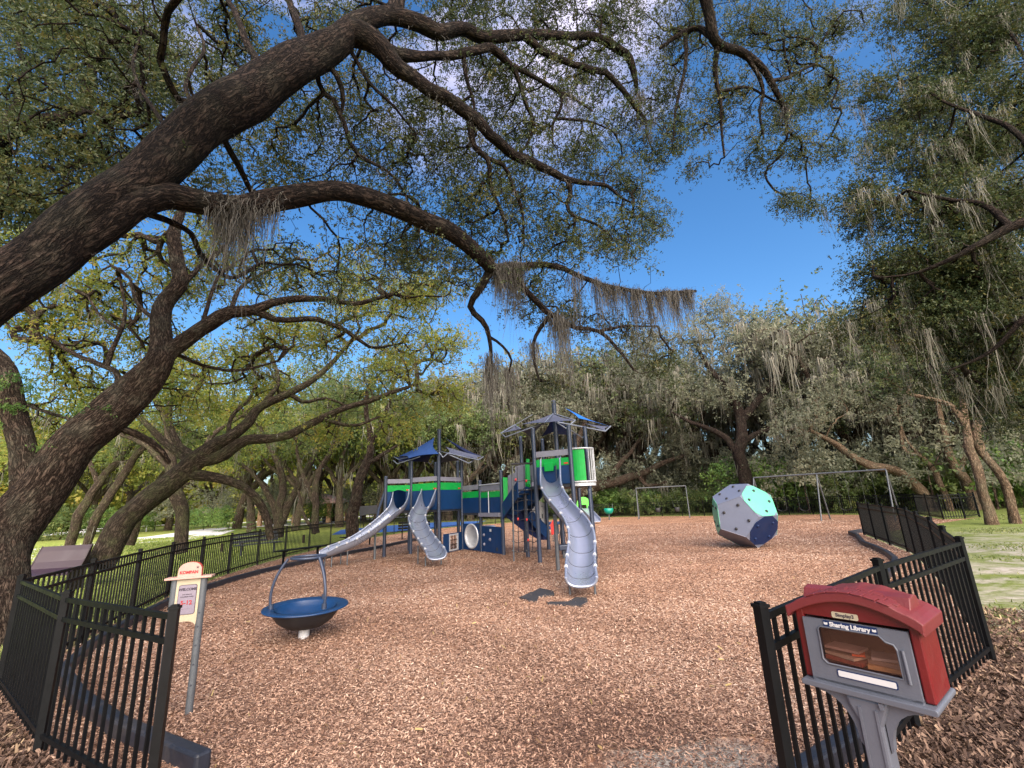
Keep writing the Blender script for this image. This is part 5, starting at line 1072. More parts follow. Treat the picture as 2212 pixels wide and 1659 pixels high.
A=B_(T.r,[(120,90,6.5,1.5,80),(330,120,6.2,1.3,110),(520,80,6.6,1.1,100),(200,330,5.6,1.0,60),(90,460,6.0,1.0,60),(700,230,7.2,1.2,90),(620,330,6.6,.9,50),(820,330,7.8,1.2,80),(730,30,7.0,1.0,60),(1000,20,7.8,1.3,150),(1180,20,8.6,1.3,150),(1330,40,9.0,1.2,150),(1080,180,8.2,1.2,120),(1250,170,9.0,1.2,130),
 (960,330,7.8,1.2,110),(1130,280,8.4,1.0,90),(1100,430,8.6,1.2,130),(1260,330,9.0,1.1,110),(1350,400,9.4,.9,80),(1360,270,9.6,.9,60),(1200,500,9.0,1.0,90),(1320,520,9.6,.8,70),(1400,480,9.8,.7,50),(1150,640,8.9,.9,70),(1240,680,9.4,.8,50),(880,560,8.2,1.0,60),
 (1480,60,9.2,1.0,100),(1620,60,9.6,1.0,100),(1720,100,10.,.9,80),(1560,220,9.6,.9,70),(1700,230,10.,.9,90),(1640,330,10.,.8,60),(1730,330,10.2,.7,50),(1470,280,9.6,.7,40),(1700,430,10.2,.5,26),(1500,360,9.8,.4,16),(1340,720,10.,.8,50),(1420,790,10.6,.9,50),(1180,830,9.4,.6,30),(1000,440,8.2,.9,60),(600,560,8.0,1.2,50),(1790,200,10.6,.8,90),(1810,60,10.6,.9,90),(1740,440,10.6,.6,40),(1800,330,10.8,.6,40),(1450,200,9.6,.8,60),(1420,330,9.8,.7,50),(900,250,7.6,.9,60),(1000,560,8.6,.9,60),(880,500,8.2,.9,60)])
A2=[]
for i in range(3000):      # loose even leafage between the limbs
    x=T.r.uniform(-60,1820); y=T.r.uniform(-60,720)
    if x>1430 and y>330-.1*(x-1430): continue
    if y>560-.45*max(0,x-1150)+60 and x>760 and not (1100<x<1420 and y<600): continue
    if x<700 and y>430: continue
    if (x-1330)**2/150**2+(y-360)**2/60**2<1 or (x-590)**2/50**2+(y-40)**2/60**2<1: continue
    A2.append(at(x,y,np.interp(x,[0,600,1200,1800],[5.4,6.8,8.4,10])+T.r.normal(0,.7)))
A=np.vstack([A,np.array(A2)]+[blob(T.r,c,rr,n_,.35,.1) for c,rr,n_ in (((-4,-1,7.0),2.6,240),((-.5,-2.5,7.5),2.8,280),((3,-1.5,8.),2.6,240),((0,1,8.2),2.4,180),((4.5,1.2,8.6),2.2,150),((-3,2,7.6),2.,130))])  # last blobs: unseen canopy over and behind the camera, added to shade near ground
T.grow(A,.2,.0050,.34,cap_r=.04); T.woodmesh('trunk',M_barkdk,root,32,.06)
T.leaves('crown',L_near,root,66,.054,.14,.38,seed=1)
an=[T.P[T.near(at(x,y,Y))] for x,y,Y in [(1110,580,7.7)]*5+[(1080,575,7.4)]*6+[(1130,590,7.8)]*3+[(1250,595,8.5),(1200,700,8.3),(1215,700,8.3),(1190,690,8.2),(1205,690,8.2),(1060,770,8.1),(1058,790,8.2),(500,460,4.8),(520,460,4.8),(490,460,4.75),(510,460,4.8),(530,462,4.85),(480,455,4.7),(560,455,4.9),(600,440,5.1),(545,455,4.9),(575,450,5.),(1160,740,8.4),(1360,640,9.1),(1380,220,9.2),(1395,240,9.3),(1240,180,8),(1680,250,9.2),(1320,620,8.9),(1095,790,8.3)]]
moss('hanging_moss',an,root,.6,1.9,110,.0045,.12,1,mat=L_mossdk)
an=[T.P[T.near(at(x,632,9.1+.006*(x-1350)))]+np.array([T.r.normal(0,.05),T.r.normal(0,.05),0]) for x in (1285,1300,1304,1330,1334,1352,1372,1376,1396,1402,1420,1425,1430,1438,1444,1450,1458,1464,1470,1478,1484)]; moss('hanging_moss',an,root,1.0,2.0,100,.0045,.07,2,mat=L_mossdk,segs=9)
r_=np.random.default_rng(8); an=[T.P[i]-np.array([0,0,T.R[i]*.8]) for i in r_.choice(len(T.P),140)]; moss('bark_moss',an,root,.08,.3,16,.005,.08,3,mat=L_mossdk)
# --- helper for the other hand-placed oaks
def oak(name,label,cat,seed,base,limbs,blobs,leafm,bark,per=40,lsz=.09,spr=.28,group=None,mossn=40,ml=(.3,.9),r0=.012,step=.4,asp=.42,wob=.3,mper=12,mw=.012,f=.7):
    t_=Tree(seed); root=thing(name,label,cat,(base[0],base[1],0),group)
    first=True
    for L in limbs:
        if first: LP(t_,L,-1,step=.25,wob=wob,f=f); first=False
        else:
            x,y,Y,w_=L[0]; n=t_.near(at(x,y,Y)); LP(t_,L[1:],n,step=.25,wob=wob,f=f)
    A=B_(t_.r,blobs); t_.grow(A,step,r0,.2); t_.woodmesh('trunk',bark,root,18,.08)
    t_.leaves('crown',leafm,root,per,lsz,spr,asp,seed=seed)
    if mossn:
        q=t_.r.choice(len(t_.tP),mossn); moss('hanging_moss',t_.tP[q],root,ml[0],ml[1],mper,mw,.12,seed)
    return t_,root
oak('overhanging_oak','dark mossy limb of an oak reaching in at the top left corner','tree',21,(-12.5,2.0),
 [[(-1300,1500,3.5,120),(-900,900,4.2,110),(-300,420,5.0,80),(-60,330,5.4,60),(20,285,5.6,44),(73,262,5.8,34),(130,250,6.0,28),(164,241,6.1,26),(195,215,6.2,22),(184,186,6.3,18),(204,157,6.4,17),(193,124,6.5,16),(190,80,6.7,12),(175,40,6.9,9),(149,0,7.1,6)],
  [(195,215,6.2,0),(240,225,6.4,12),(290,230,6.7,8),(330,250,7,5)],[(204,157,6.4,0),(215,110,6.6,12),(225,70,6.8,8),(270,40,7.1,5)],[(20,285,5.6,0),(60,150,6.0,12),(40,110,6.2,10),(50,40,6.4,8),(20,-10,6.6,5)],[(193,124,6.5,0),(150,80,6.8,8),(100,30,7.1,5)],[(20,290,5.6,0),(10,380,5.9,24),(-10,470,6.2,20)]],
 [(60,200,6.6,.9,60),(150,60,7.2,1.2,110),(260,60,7.4,1.2,110),(60,60,7,1.1,90),(260,180,7.2,1.0,80),(120,330,6.6,.9,50),(40,440,6.6,.9,60),(120,460,7,.9,50),(330,240,7.6,.9,50),(200,380,7.4,.8,40),(360,120,7.6,1,60)],
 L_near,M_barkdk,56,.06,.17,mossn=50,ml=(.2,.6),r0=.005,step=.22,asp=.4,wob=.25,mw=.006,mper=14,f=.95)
# --- left leaning oak just outside the fence
T2_=oak('leaning_oak','big rough barked oak at the far left edge, forking above the picket fence','tree',2,gr(20,1345),
 [[(-30,1420,7.6,140),(-28,1290,7.8,124),(15,1150,8.1,108),(98,1046,8.4,92),(180,960,8.7,84),(255,882,9.0,78),(310,825,9.2,70),(339,785,9.3,56),(339,737,9.5,42),(350,664,9.8,37),(386,609,10.0,32),(383,560,10.2,27),(378,500,10.4,24),(400,440,10.7,14)],
  [(335,790,9.3,0),(364,766,9.4,36),(401,733,9.6,33),(456,700,9.9,31),(492,678,10.1,27),(547,667,10.4,23),(620,647,10.8,16),(693,646,11.3,13),(765,656,11.8,11),(830,640,12.3,7)],
  [(547,667,10.4,0),(600,690,10.8,14),(680,690,11.4,12),(740,710,11.9,10),(800,750,12.4,7),(850,745,12.9,4)],
  [(60,1090,8.3,0),(52,1010,8.3,50),(47,955,8.4,46),(33,901,8.5,44),(22,846,8.5,42),(0,788,8.6,40),(-60,720,8.7,34)],
  [(250,870,9.0,0),(237,862,9.0,14),(255,839,9.1,14),(255,810,9.1,13),(225,790,9.2,11),(170,770,9.4,9),(100,730,9.8,7),(60,735,10.,5)],
  [(225,790,9.2,0),(240,760,9.3,10),(262,715,9.5,8),(270,660,9.7,7),(258,600,9.9,5)],[(262,715,9.5,0),(215,680,9.7,6),(190,640,9.9,4)],
  [(190,930,8.8,0),(150,905,9.1,8),(100,890,9.4,7),(40,870,9.7,5)],[(345,690,9.6,0),(300,660,10.,8),(280,600,10.4,5)],
  [(386,609,10.,0),(420,590,10.3,10),(450,560,10.6,9),(500,520,11,6)],[(378,500,10.4,0),(340,520,10.6,14),(300,505,10.9,9)],
  [(255,920,8.9,0),(310,945,9.3,14),(350,975,9.6,13),(365,1000,9.8,10)],
  [(370,775,9.5,0),(440,790,10.2,7),(520,800,11,6),(600,780,11.6,4)],[(430,725,9.8,0),(450,660,10.2,8),(470,600,10.6,6),(520,560,11,4)],[(492,678,10.1,0),(520,620,10.5,8),(570,590,11,6),(640,560,11.6,4)]],
 [(40,560,10.5,1.3,90),(250,680,11.5,1.3,90),(100,700,11,1.2,90),(420,620,12,1.3,90),(180,850,11.5,1.1,60),(520,800,13,1.2,60),(380,860,13,1.1,50),(60,640,10.5,1.5,70),(200,620,11,1.6,100),(330,560,11.5,1.5,90),(150,780,10.5,1.3,70),(480,560,11.5,1.3,80),(60,900,10.5,1.0,50),(300,740,11.5,1.2,60),(620,600,12.5,1.4,90),(760,600,13,1.3,80),(880,640,13.5,1.2,80),(860,740,13,1.0,60),(700,740,12.5,1.1,60),(560,720,12,1.0,50),(450,480,11.5,1.2,60),(20,520,10,1.2,50),(950,620,13.5,.9,40)],
 L_yel,M_bark,40,.08,.23,mossn=110,wob=.22,r0=.0095,f=.98)
_t,_r=T2_
E_=np.vstack([blob(_t.r,at(22,850,8.35),(.32,.32,.45),26,1,.5),blob(_t.r,at(30,900,8.4),(.3,.3,.3),14,1,.5),blob(_t.r,at(200,915,8.75)+[0,0,.25],(.5,.2,.12),14,1,.5),blob(_t.r,at(110,1000,8.4)+[0,0,.3],(.3,.2,.15),10,1,.5)])
_t.leaves('fern_tuft',L_bush,_r,46,.06,.07,.35,E=E_,ED=np.tile([0,0,-1.],(len(E_),1)),seed=77)
# --- second leaning oak behind the fence
oak('leaning_oak','long slanting mossy oak rising to the upper right behind the left fence','tree',3,gr(225,1215),
 [[(215,1225,13.6,54),(232,1190,13.8,50),(262,1129,14.,50),(319,1077,14.3,46),(386,1032,14.5,43),(431,994,14.7,40),(470,960,14.9,30),(487,953,15.,26),(532,915,15.3,22),(562,878,15.6,18),(619,851,16,16),(665,829,16.3,13),(711,791,16.7,11),(751,744,17.2,7)],
  [(431,1000,14.7,0),(469,990,14.9,27),(525,956,15.2,22),(619,938,15.7,18),(712,896,16.4,14),(825,855,17.1,10),(900,830,17.6,6)],
  [(400,1025,14.5,0),(424,1024,14.7,24),(506,1046,15.2,18),(555,1076,15.6,17),(577,1120,15.9,15),(585,1165,16,15)],
  [(562,878,15.6,0),(600,830,15.9,9),(590,780,16.2,8),(560,720,16.6,5)],[(619,851,16.,0),(660,870,16.3,8),(700,860,16.7,6),(760,880,17.,4)],
  [(431,1000,14.7,0),(385,960,15,14),(365,900,15.3,13),(372,860,15.5,12),(420,845,15.8,9),(440,815,16,6)],[(420,1005,14.7,0),(390,985,14.9,13),(340,940,15.1,14),(300,900,15.3,10)],
  [(700,900,16.4,0),(760,920,16.6,7),(820,900,17,5)],[(487,953,15,0),(500,900,15.3,8),(540,860,15.6,7),(560,800,16,4)]],
 [(380,800,16,1.4,60),(520,780,16.5,1.5,80),(650,720,17,1.6,90),(780,660,17.5,1.6,100),(900,640,18,1.4,80),(960,740,18,1.4,80),(840,800,17.5,1.4,70),(960,850,18,1.2,60),(600,840,17,1.1,40),(700,930,17,1.1,40),(850,920,17.5,1.0,40),(450,880,16,1.0,30)],
 L_yel,M_barkgn,44,.11,.32,mossn=70,wob=.25,r0=.012,f=1.0)
# --- straight trunk, pair of leaning trunks, others left
oak('park_oak','upright oak trunk between the lawn paths with moss in its fork','tree',4,gr(390,1185),
 [[(392,1195,20,36),(388,1120,20,38),(380,1060,20,38),(372,1000,20.3,30),(360,920,20.6,22),(330,850,21,14)],[(380,1050,20,0),(420,1000,20.6,20),(460,940,21,14),(520,900,21.6,8)],[(375,1010,20.2,0),(310,960,20.6,14),(240,930,21,9)]],
 [(330,860,21,2,80),(450,860,22,2,80),(240,900,22,1.8,60),(540,880,22.5,1.6,60),(400,780,22,2,70)],L_yel,M_barkgn,46,.13,.4,mossn=60,ml=(.5,1.4))
oak('park_oak','left one of the two thin trunks leaning right across the lawn','tree',5,gr(155,1170),
 [[(150,1180,24,26),(172,1110,24,26),(210,1050,24.3,24),(260,990,24.6,18),(310,930,25,12)],[(210,1050,24.3,0),(190,990,24.6,12),(150,930,25,8)]],
 [(300,940,25.5,2.2,70),(150,930,25.5,2.2,70),(60,960,25,2,60),(220,860,26,2.2,70)],L_yel,M_barkgn,46,.15,.45,mossn=40,ml=(.5,1.5))
oak('park_oak','right one of the two thin trunks leaning right across the lawn','tree',6,gr(185,1178),
 [[(186,1180,23,24),(215,1110,23,24),(255,1040,23.4,24),(300,980,23.8,18),(380,920,24.3,12)]],
 [(380,930,24.5,2.0,70),(280,960,25,1.5,40),(480,950,25,1.8,60)],L_mid,M_barkgn,46,.14,.45,mossn=60,ml=(.6,1.8))
oak('park_oak','short reddish trunk just behind the slanting oak','tree',7,gr(280,1178),
 [[(280,1178,26,26),(300,1120,26,26),(330,1060,26.5,22),(370,1000,27,14)]],[(390,960,27.5,2.2,60),(300,920,27.5,2,50)],L_mid,M_barkgn,44,.15,.45,mossn=30,ml=(.5,1.5))
oak('park_oak','many stemmed oak in the middle distance just left of the pavilion','tree',8,gr(605,1155),
 [[(600,1160,27,30),(605,1100,27,26),(610,1040,27.5,20),(590,980,28,14),(560,920,28.5,9)],[(603,1130,27,0),(630,1080,27.3,22),(660,1020,27.8,18),(690,960,28.3,12)],[(602,1130,27,0),(585,1080,27.3,18),(560,1040,27.6,12),(520,1000,28,8)]],
 [(560,900,28.5,2.4,80),(690,930,28.5,2.2,70),(620,840,29,2.4,80),(500,960,28.5,1.8,50),(740,860,29,2,60)],L_yel,M_barkgn,46,.16,.5,mossn=80,ml=(.6,1.8))
oak('park_oak','slim forked oak rising in front of the pavilion','tree',9,gr(680,1140),
 [[(682,1152,24,22),(680,1080,24,20),(690,1020,24.4,16),(720,960,24.8,12),(740,880,25.3,8)],[(681,1090,24,0),(655,1030,24.4,12),(640,970,24.8,8)],[(672,1150,24.2,0),(655,1110,24.3,9),(645,1060,24.5,8)]],
 [(740,870,25.5,2,70),(640,940,25.5,1.8,60),(700,820,26,2,60)],L_mid,M_barkgn,46,.14,.45,mossn=50,ml=(.5,1.4))
oak('park_oak','shaggy reddish trunk standing behind the black bench and the left slide','tree',10,gr(762,1165),
 [[(762,1168,21,40),(760,1110,21,34),(775,1050,21.2,32),(795,1000,21.4,26),(800,950,21.8,20),(790,890,22.2,14),(800,820,22.8,9)],[(790,1010,21.3,0),(830,980,21.8,12),(860,960,22.2,8)],[(800,950,21.8,0),(835,890,22.3,12),(850,830,22.8,8)]],
 [(800,830,23,1.8,80),(880,870,23,1.6,70),(720,860,23,1.6,60),(860,780,23.5,1.6,60)],L_mid,M_bark,46,.13,.4,mossn=70,ml=(.5,1.3))
# --- right side
oak('mossy_oak','grey moss hung oak standing right behind the climbing boulder','tree',11,(17,36.5),
 [[(1615,1120,34,44),(1610,1040,34,38),(1600,970,34,36),(1598,900,34.4,30),(1570,840,34.8,22),(1530,790,35.4,14),(1500,740,36,8)],[(1600,910,34.4,0),(1650,850,34.8,20),(1700,790,35.3,14),(1720,720,36,8)],[(1602,980,34,0),(1560,940,34.4,18),(1500,915,35,12),(1450,890,35.5,7)],[(1600,960,34,0),(1650,930,34.5,14),(1720,900,35,8)]],
 [(1500,740,36,3.2,110),(1620,720,37,3.0,110),(1440,830,36,2.6,80),(1560,850,35,2.4,60),(1720,760,36,2.4,70),(1400,740,37,2.4,70),(1540,670,37,2.0,60),(1680,870,35,2.2,60)],L_grey,M_barkdk,54,.17,.55,mossn=190,ml=(.8,2.6),mper=14,mw=.02)
oak('warm_trunk_oak','sunlit smooth trunk sweeping far left over the large swing frame','tree',12,gr(2000,1095),
 [[(2012,1110,29,34),(1990,1060,29,32),(1945,1025,29,30),(1890,1008,29.2,26),(1840,985,29.4,22),(1800,955,29.7,16),(1750,930,30,10)]],
 [(1740,900,30.5,2.0,50),(1800,860,31,2.2,60),(1700,930,30.5,1.2,30)],L_grey,M_barkor,50,.16,.5,mossn=50,ml=(.6,1.8),mw=.02)
oak('warm_trunk_oak','thin crooked sunlit trunk with a kinked elbow behind the right fence','tree',13,gr(2045,1095),
 [[(2058,1110,28.5,20),(2030,1050,28.5,18),(2015,1010,28.6,16),(1990,985,28.8,12),(1955,975,29,12),(1945,930,29.2,8)],[(2000,990,28.7,0),(1960,955,29,8),(1940,900,29.4,5)]],
 [(1930,890,30,2.0,50),(1990,850,30,2.2,60)],L_grey,M_barkor,50,.16,.5,mossn=40,ml=(.8,2.2),mw=.02)
oak('warm_trunk_oak','sunlit trunk with a broken side stub behind the corner of the right fence','tree',14,gr(2095,1095),
 [[(2105,1100,28,32),(2090,1045,28,30),(2060,1010,28,26),(2045,960,28.2,20),(2030,890,28.5,14),(2010,820,29,8)],[(2068,1020,28,0),(2085,985,28.1,14),(2080,960,28.2,9)],[(2080,990,28.1,0),(2115,960,28.4,5),(2125,930,28.6,3)]],
 [(2010,820,29.5,2.2,70),(2080,800,30,2.2,60),(1950,800,30,2.0,50)],L_grey,M_barkor,50,.16,.5,mossn=60,ml=(.8,2.4),mw=.02)
oak('warm_trunk_oak','left one of the paired leaning trunks on the grass at the right','tree',15,gr(2140,1130),
 [[(2146,1138,19,34),(2136,1100,19,27),(2116,1040,19,25),(2098,980,19.2,24),(2085,900,19.5,20),(2060,800,20,15),(2000,720,20.6,12)],[(2090,920,19.4,0),(2040,870,19.8,14),(1960,850,20.4,9)]],
 [(1990,700,21,1.6,90),(2090,720,21,1.8,90),(1950,800,21,1.4,60),(2040,600,21.5,1.8,90),(1900,760,21.5,1.2,50)],L_dark,M_barkor,46,.13,.4,mossn=90,ml=(.6,1.8))
oak('warm_trunk_oak','right one of the paired leaning trunks on the grass at the right','tree',16,gr(2180,1130),
 [[(2196,1134,19,30),(2182,1080,19,23),(2156,1020,19,21),(2120,970,19.2,24),(2110,900,19.4,20),(2130,800,19.8,14),(2160,700,20.4,9)]],
 [(2150,700,20.5,1.8,100),(2200,800,20.5,1.8,90),(2130,850,20,1.2,50),(2190,600,21,1.8,90)],L_dark,M_barkor,46,.13,.4,mossn=90,ml=(.6,1.8))
T,root=oak('overhanging_oak','dense dark oak at the upper right edge with long moss hanging from its limb','tree',17,(13.2,6.2),
 [[(2900,1250,7.5,170),(2600,900,8.,130),(2420,560,8.5,90),(2300,470,8.8,66),(2200,485,9.1,50),(2130,520,9.4,36),(2050,560,9.8,24),(1980,590,10.3,14),(1900,600,10.8,7)],
  [(2200,490,9.1,0),(2120,440,9.6,26),(2040,430,10,16),(1960,410,10.4,9)],[(2320,460,8.8,0),(2240,330,9.2,30),(2150,260,9.7,22),(2060,230,10.2,14),(1980,180,10.7,8)],
  [(2350,500,8.7,0),(2280,620,9,36),(2200,700,9.4,26),(2140,760,9.8,18),(2050,800,10.3,10)],[(2240,330,9.2,0),(2250,200,9.6,20),(2200,100,10,14),(2150,20,10.4,9)]],
 [(2150,60,10.6,1.4,140),(2040,80,11,1.3,100),(2180,200,10.4,1.2,120),(2000,230,11,1.2,100),(2080,330,10.8,1.2,120),(1920,320,11.4,1.0,70),(1900,190,11.4,.9,60),(2000,450,11,1.2,120),(1880,470,11.6,1.0,80),(2130,440,10.2,1.2,120),(1900,590,11.6,1.1,90),(2040,580,10.8,1.3,140),(2160,580,10.2,1.2,120),(1960,700,11.4,1.2,110),(2080,700,10.8,1.2,120),(2190,720,10.2,1.1,100),(1850,700,12,.9,50),(1960,20,11,1.2,70),(1850,420,12,1.0,60),(2100,120,11,1.5,130),(2120,300,11,1.5,150),(2000,380,11.5,1.5,130),(2180,450,10.5,1.3,150),(2100,520,11,1.5,170),(1980,560,11.5,1.4,120),(2120,640,11,1.5,170),(2010,650,11.5,1.4,130),(2180,800,10.8,1.2,120),(2080,800,11.4,1.3,110),(1940,640,12,1.1,80),(2190,900,11,1,60),(2200,0,11,1.4,120),(2100,-20,11.4,1.5,120),(2000,0,11.6,1.2,80),(2200,300,11,1.4,120),(1960,250,11.8,1.2,80),(2050,180,11.6,1.3,100)],
 L_near,M_barkdk,84,.066,.22,mossn=330,ml=(.6,2.0),r0=.005,step=.3,mw=.008,mper=34,f=.42)
# --- low pale branch tree behind the small swing
oak('mossy_oak','low sprawling oak with a long pale horizontal branch right of the play tower','tree',18,(6,43),
 [[(1225,1090,42,40),(1260,1060,42,34),(1320,1045,42,28),(1380,1025,42,22),(1430,1000,42,16),(1480,985,42,9)],[(1300,1050,42,0),(1350,990,42.4,14),(1390,940,43,8)],[(1260,1060,42,0),(1240,980,42.5,20),(1270,900,43,12)],[(1380,1025,42,0),(1400,1050,41.6,12),(1440,1040,41.5,7)]],
 [(1280,880,44,3.5,110),(1400,900,44,3.0,90),(1200,900,44,3,90),(1460,960,43,2.2,60),(1340,800,45,3,80)],L_grey,M_bark,50,.19,.6,mossn=150,ml=(1,3),mw=.022)
# ---------------------------------------------------------------- woodland trees, shrubs (prototypes, then copies)
def proto(name,seed,H,Rr,leafm,bark,ncl=260,per=52,lsz=.2,mossn=60,stems=3):
    t_=Tree(seed); r=t_.r; root=thing(name,'x','tree',(0,0,0)); th=r.uniform(0,6.28)
    _,a=t_.limb([(0,0,-.1),(.2*math.cos(th),.2*math.sin(th),H*.16),(.5*math.cos(th),.5*math.sin(th),H*.3)],[H*.034,H*.026,H*.022],step=.5,wob=.2); A=[]
    for k in range(stems+2):
        q=th+k*2*math.pi/(stems+2)+r.normal(0,.3); rr=Rr*r.uniform(.45,.8); zt=H*r.uniform(.55,.85)
        t_.limb([(rr*.4*math.cos(q),rr*.4*math.sin(q),H*.45),(rr*.8*math.cos(q+.2),rr*.8*math.sin(q+.2),zt*.85),(rr*math.cos(q),rr*math.sin(q),zt)],[H*.015,H*.009,H*.004],a,step=.5,wob=.6)
        A.append(blob(r,(rr*math.cos(q),rr*math.sin(q),zt),Rr*.52,ncl//(stems+3),.62,.25))
    A.append(blob(r,(0,0,H*.8),Rr*.6,ncl//(stems+3),.5,.2)); A=np.vstack(A); A=A[A[:,2]>H*(.18 if leafm in (L_grey,L_dark) else .34)]
    t_.grow(A,.6,.019,.3); t_.woodmesh('trunk',bark,root,10,.1); t_.leaves('crown',leafm,root,per,lsz,.5,.5,seed=seed)
    if mossn: q=r.choice(len(t_.tP),mossn); moss('hanging_moss',t_.tP[q],root,.9,3.0,14,.03,.25,seed,segs=3)
    return root
def dup(root,loc,rz,sc,label=None,group=None):
    q=root.copy(); COL.objects.link(q); q.location=loc; q.rotation_euler=(0,0,rz); q.scale=(sc,sc,sc)
    if label: q['label']=label
    if group: q['group']=group
    for ch in list(root.children):
        c=ch.copy(); COL.objects.link(c); c.parent=q
    return q
PR=[proto('woodland_oak',31,11,5,L_grey,M_bark,300,40,.18,200),proto('woodland_oak',32,12,5.5,L_dark,M_bark,320,40,.18,160),proto('park_tree',33,10,5,L_yel,M_barkgn,320,54,.2,30),proto('park_tree',34,9,4.5,L_mid,M_barkgn,300,54,.19,40)]
kinds=['grey moss hung oak in the wood behind the back fence','dark green oak in the wood behind the back fence','yellow green oak in the park beyond the left fence','mid green oak in the park beyond the left fence']
rw=np.random.default_rng(12); spots=[]
for i in range(26):      # wood at the back and right
    a=math.radians(-4+i*2.35+rw.uniform(-1,1)); d=rw.uniform(46,62) if i<14 else rw.uniform(42,56); spots.append((d*math.sin(a),d*math.cos(a),int(rw.random()<.35),rw.uniform(1.15,1.55)))
for i in range(9):
    a=math.radians(37+i*2.9); d=rw.uniform(40,46); spots.append((d*math.sin(a)+3,d*math.cos(a)+3,int(rw.random()<.4),rw.uniform(.95,1.2)))
for i in range(16):
    a=math.radians(-52+i*3.1+rw.uniform(-1,1)); d=rw.uniform(62,95); spots.append((d*math.sin(a),d*math.cos(a),2+int(rw.random()<.4),rw.uniform(1.3,1.8)))
for i in range(7):
    a=math.radians(-30+i*4.2+rw.uniform(-1,1)); d=rw.uniform(44,54); spots.append((d*math.sin(a),d*math.cos(a),2+int(rw.random()<.5),rw.uniform(1.2,1.5)))
spots+=[(-2.5,50,0,1.5),(3,52,0,1.65),(8,49,1,1.5),(-8,52,2,1.6),(13,51,0,1.55),(-14,50,2,1.5),(0,62,0,1.9),(10,63,0,1.8)]
usedp=set(); REP=[]
for x,y,k,sc in spots:
    rz=rw.uniform(0,6.28)
    g=['woodland oaks behind the back fence','woodland oaks behind the back fence','park trees beyond the left fence','park trees beyond the left fence'][k]
    g=['grey oaks of the back wood','dark oaks of the back wood','yellow green park trees','mid green park trees'][k]
    if k not in usedp: usedp.add(k); q=PR[k]; q.location=(x,y,0); q.rotation_euler=(0,0,rz); q.scale=(sc,sc,sc); q['label']=kinds[k]; q['group']=g
    else: q=dup(PR[k],(x,y,0),rz,sc,kinds[k],g)
    REP.append((q,x,y,['grey moss hung oak','dark green oak','yellow green oak','mid green oak'][k]))
def shrub(name,seed,H,Rr,leafm,n=70,per=60,lsz=.13):
    t_=Tree(seed); root=thing(name,'x','shrub',(0,0,0)); t_.limb([(0,0,-.05),(0,.05,H*.25),(.05,0,H*.45)],[.04,.03,.02],step=.2)
    A=np.vstack([blob(t_.r,(t_.r.normal(0,Rr*.4),t_.r.normal(0,Rr*.4),H*t_.r.uniform(.3,.6)),(Rr*.6,Rr*.6,H*.4),n//4,1,.2) for _ in range(4)]); A=A[A[:,2]>.1]
    t_.grow(A,.3,.006,.3); t_.woodmesh('stem',M_bark,root,8,.1); t_.leaves('foliage',leafm,root,per,lsz,.2,.45,seed=seed); return root
SH=[shrub('wild_shrub',41,2.6,1.8,L_bush),shrub('wild_shrub',42,2.2,2.0,L_mid),shrub('wild_shrub',43,3.4,2.0,L_grey)]
used=set(); sl=['bright green shrub in the undergrowth beyond the back fence','mid green shrub in the undergrowth beyond the fences','tall grey green shrub in the undergrowth below the far trees']
def put(k,x,y,sc):
    rz=rw.uniform(0,6.28); g=['bright green shrubs','mid green shrubs','tall grey green shrubs'][k]
    if k not in used: used.add(k); q=SH[k]; q.location=(x,y,0); q.rotation_euler=(0,0,rz); q.scale=(sc,sc,sc); q['label']=sl[k]; q['group']=g
    else: q=dup(SH[k],(x,y,0),rz,sc,sl[k],g)
    REP.append((q,x,y,['bright green shrub','mid green shrub','tall grey green shrub'][k]))
for i in range(44):
    a=math.radians(-4+i*1.28+rw.uniform(-.6,.6)); d=rw.uniform(44,56) if a<.45 else rw.uniform(37,50); put(int(rw.choice([0,1,2,2,2])),d*math.sin(a),d*math.cos(a),rw.uniform(1.2,2.1))
for i in range(24):
    a=math.radians(-50+i*2.05+rw.uniform(-.6,.6)); d=rw.uniform(58,84); put(int(rw.choice([0,0,1,1,2])),d*math.sin(a),d*math.cos(a),rw.uniform(1,1.9))
for i in range(30): a=math.radians(2+i*1.55+rw.uniform(-.4,.4)); d=43.5-4.5*max(0,(i-14)/16)+rw.uniform(0,3); put(int(rw.choice([0,0,1])),d*math.sin(a),d*math.cos(a),rw.uniform(.7,1.2))
# every copy gets a label that says where it stands
SEC=[(150,'at the far left edge'),(300,'left of the upright lawn oak'),(480,'beyond the upright lawn oak'),(620,'left of the picnic pavilion'),(760,'around the picnic pavilion'),(900,'beyond the left slide'),(1030,'beyond the low tower'),(1150,'beyond the tower stairs'),(1300,'beyond the tall tower'),(1400,'left of the small swing'),(1500,'beyond the small swing'),(1600,'left of the climbing ball'),(1700,'beyond the climbing ball'),(1800,'beyond the large swing'),(1930,'right of the large swing'),(2080,'by the right fence corner'),(9999,'at the far right edge')]
bk={}
for q,x,y,kd in REP:
    v=np.array([x,y,1.7])-E0; px=1106+FPX*(v@RT)/(v@FWD); ph_=next(p for m_,p in SEC if px<m_); bk.setdefault((kd,ph_),[]).append((math.hypot(x,y),px,q))
for (kd,ph_),L in bk.items():
    L.sort(key=lambda t:t[0]); n=len(L); nm={1:[''],2:['nearer ','farther '],3:['nearest ','middle ','farthest '],4:['nearest ','second nearest ','third nearest ','farthest ']}.get(n,['nearest ','second nearest ','third nearest ']+['distant ']*(n-4)+['farthest '])
    for (d,px,q),w_ in zip(L,nm): q['label']=w_+kd+' standing '+ph_
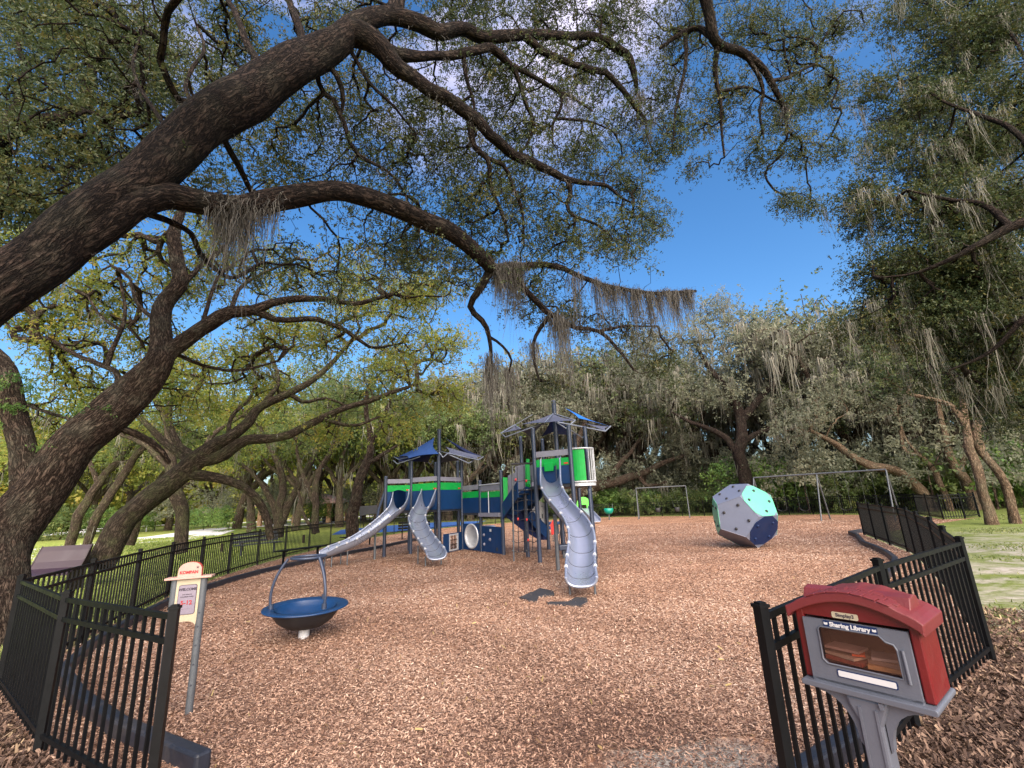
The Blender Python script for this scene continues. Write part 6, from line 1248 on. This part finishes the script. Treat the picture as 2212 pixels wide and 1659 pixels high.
# far-off wood that reads as one mass
def mass(name,a0,a1,d0,d1,H,n,mat,seed,lsz=.5):
    r=np.random.default_rng(seed); a=np.radians(r.uniform(a0,a1,n)); d=r.uniform(d0,d1,n); top=H*(.65+.35*np.sin(a*23+1)*np.sin(a*41)+.12*r.random(n)); z=top*r.random(n)**.8
    C=np.stack([d*np.sin(a),d*np.cos(a),z],1); D=r.normal(0,1,(n,3));D/=np.linalg.norm(D,axis=1)[:,None];Nn=r.normal(0,1,(n,3)); S_=np.cross(D,Nn);S_/=np.linalg.norm(S_,axis=1)[:,None]; L=lsz*(.5+r.random((n,1))); W=L*.6
    V=np.stack([C,C+D*L*.5+S_*W/2,C+D*L,C+D*L*.5-S_*W/2],1).reshape(-1,3); cl=.5+.35*np.sin(a*57)*np.sin(z*1.3+a*31)
    return tag(npmesh(name,V,np.arange(4*n).reshape(-1,4),mat,attrs={'rnd':('FACE','FLOAT',np.clip(cl+r.normal(0,.15,n),0,1))}),None,None,kind='stuff')
mass('far_wood',-8,62,62,75,9,110000,L_grey,1,.6); mass('far_wood',-62,-4,105,125,15,90000,L_yel,2,.9)
# palmettos by the left fence
def palmetto(seed,label,x,y,sc):
    r=np.random.default_rng(seed); root=thing('palmetto',label,'palmetto',(x,y,0),'palmettos by the left fence'); V=[];F=[]
    for k in range(11):
        a=r.uniform(0,6.28); L=sc*r.uniform(.6,1.1); h=np.array([x+math.cos(a)*L*.5,y+math.sin(a)*L*.5,sc*r.uniform(.5,1.0)]); fr=np.array([math.cos(a),math.sin(a),.15])
        for j in range(13):
            q=(j-6)/6*1.35; d=np.array([math.cos(a+q),math.sin(a+q),.35*math.cos(q)-.15]); l=sc*.42*(1-.25*abs(q)); n_=np.array([-d[1],d[0],0])*.016*sc; b=len(V)
            V+=[h,h+d*l*.5+n_,h+d*l+[0,0,-.06],h+d*l*.5-n_]; F.append([b,b+1,b+2,b+3])
    npmesh('fronds',np.array(V),np.array(F),L_bush,root,attrs={'rnd':('FACE','FLOAT',r.random(len(F)))})
    m=MB(); m.tube([(x,y,0),(x,y,sc*.35)],.06,7); m.build('stem',M_bark,root)
palmetto(1,'dark spiky palmetto left of the pavilion, in front of the path',-12.5,21.5,1.3); palmetto(2,'small palmetto beside the many stemmed oak',-12.0,26.5,1.2); palmetto(3,'palmetto standing nearest the upright oak trunk',-14.2,22.8,1.1)
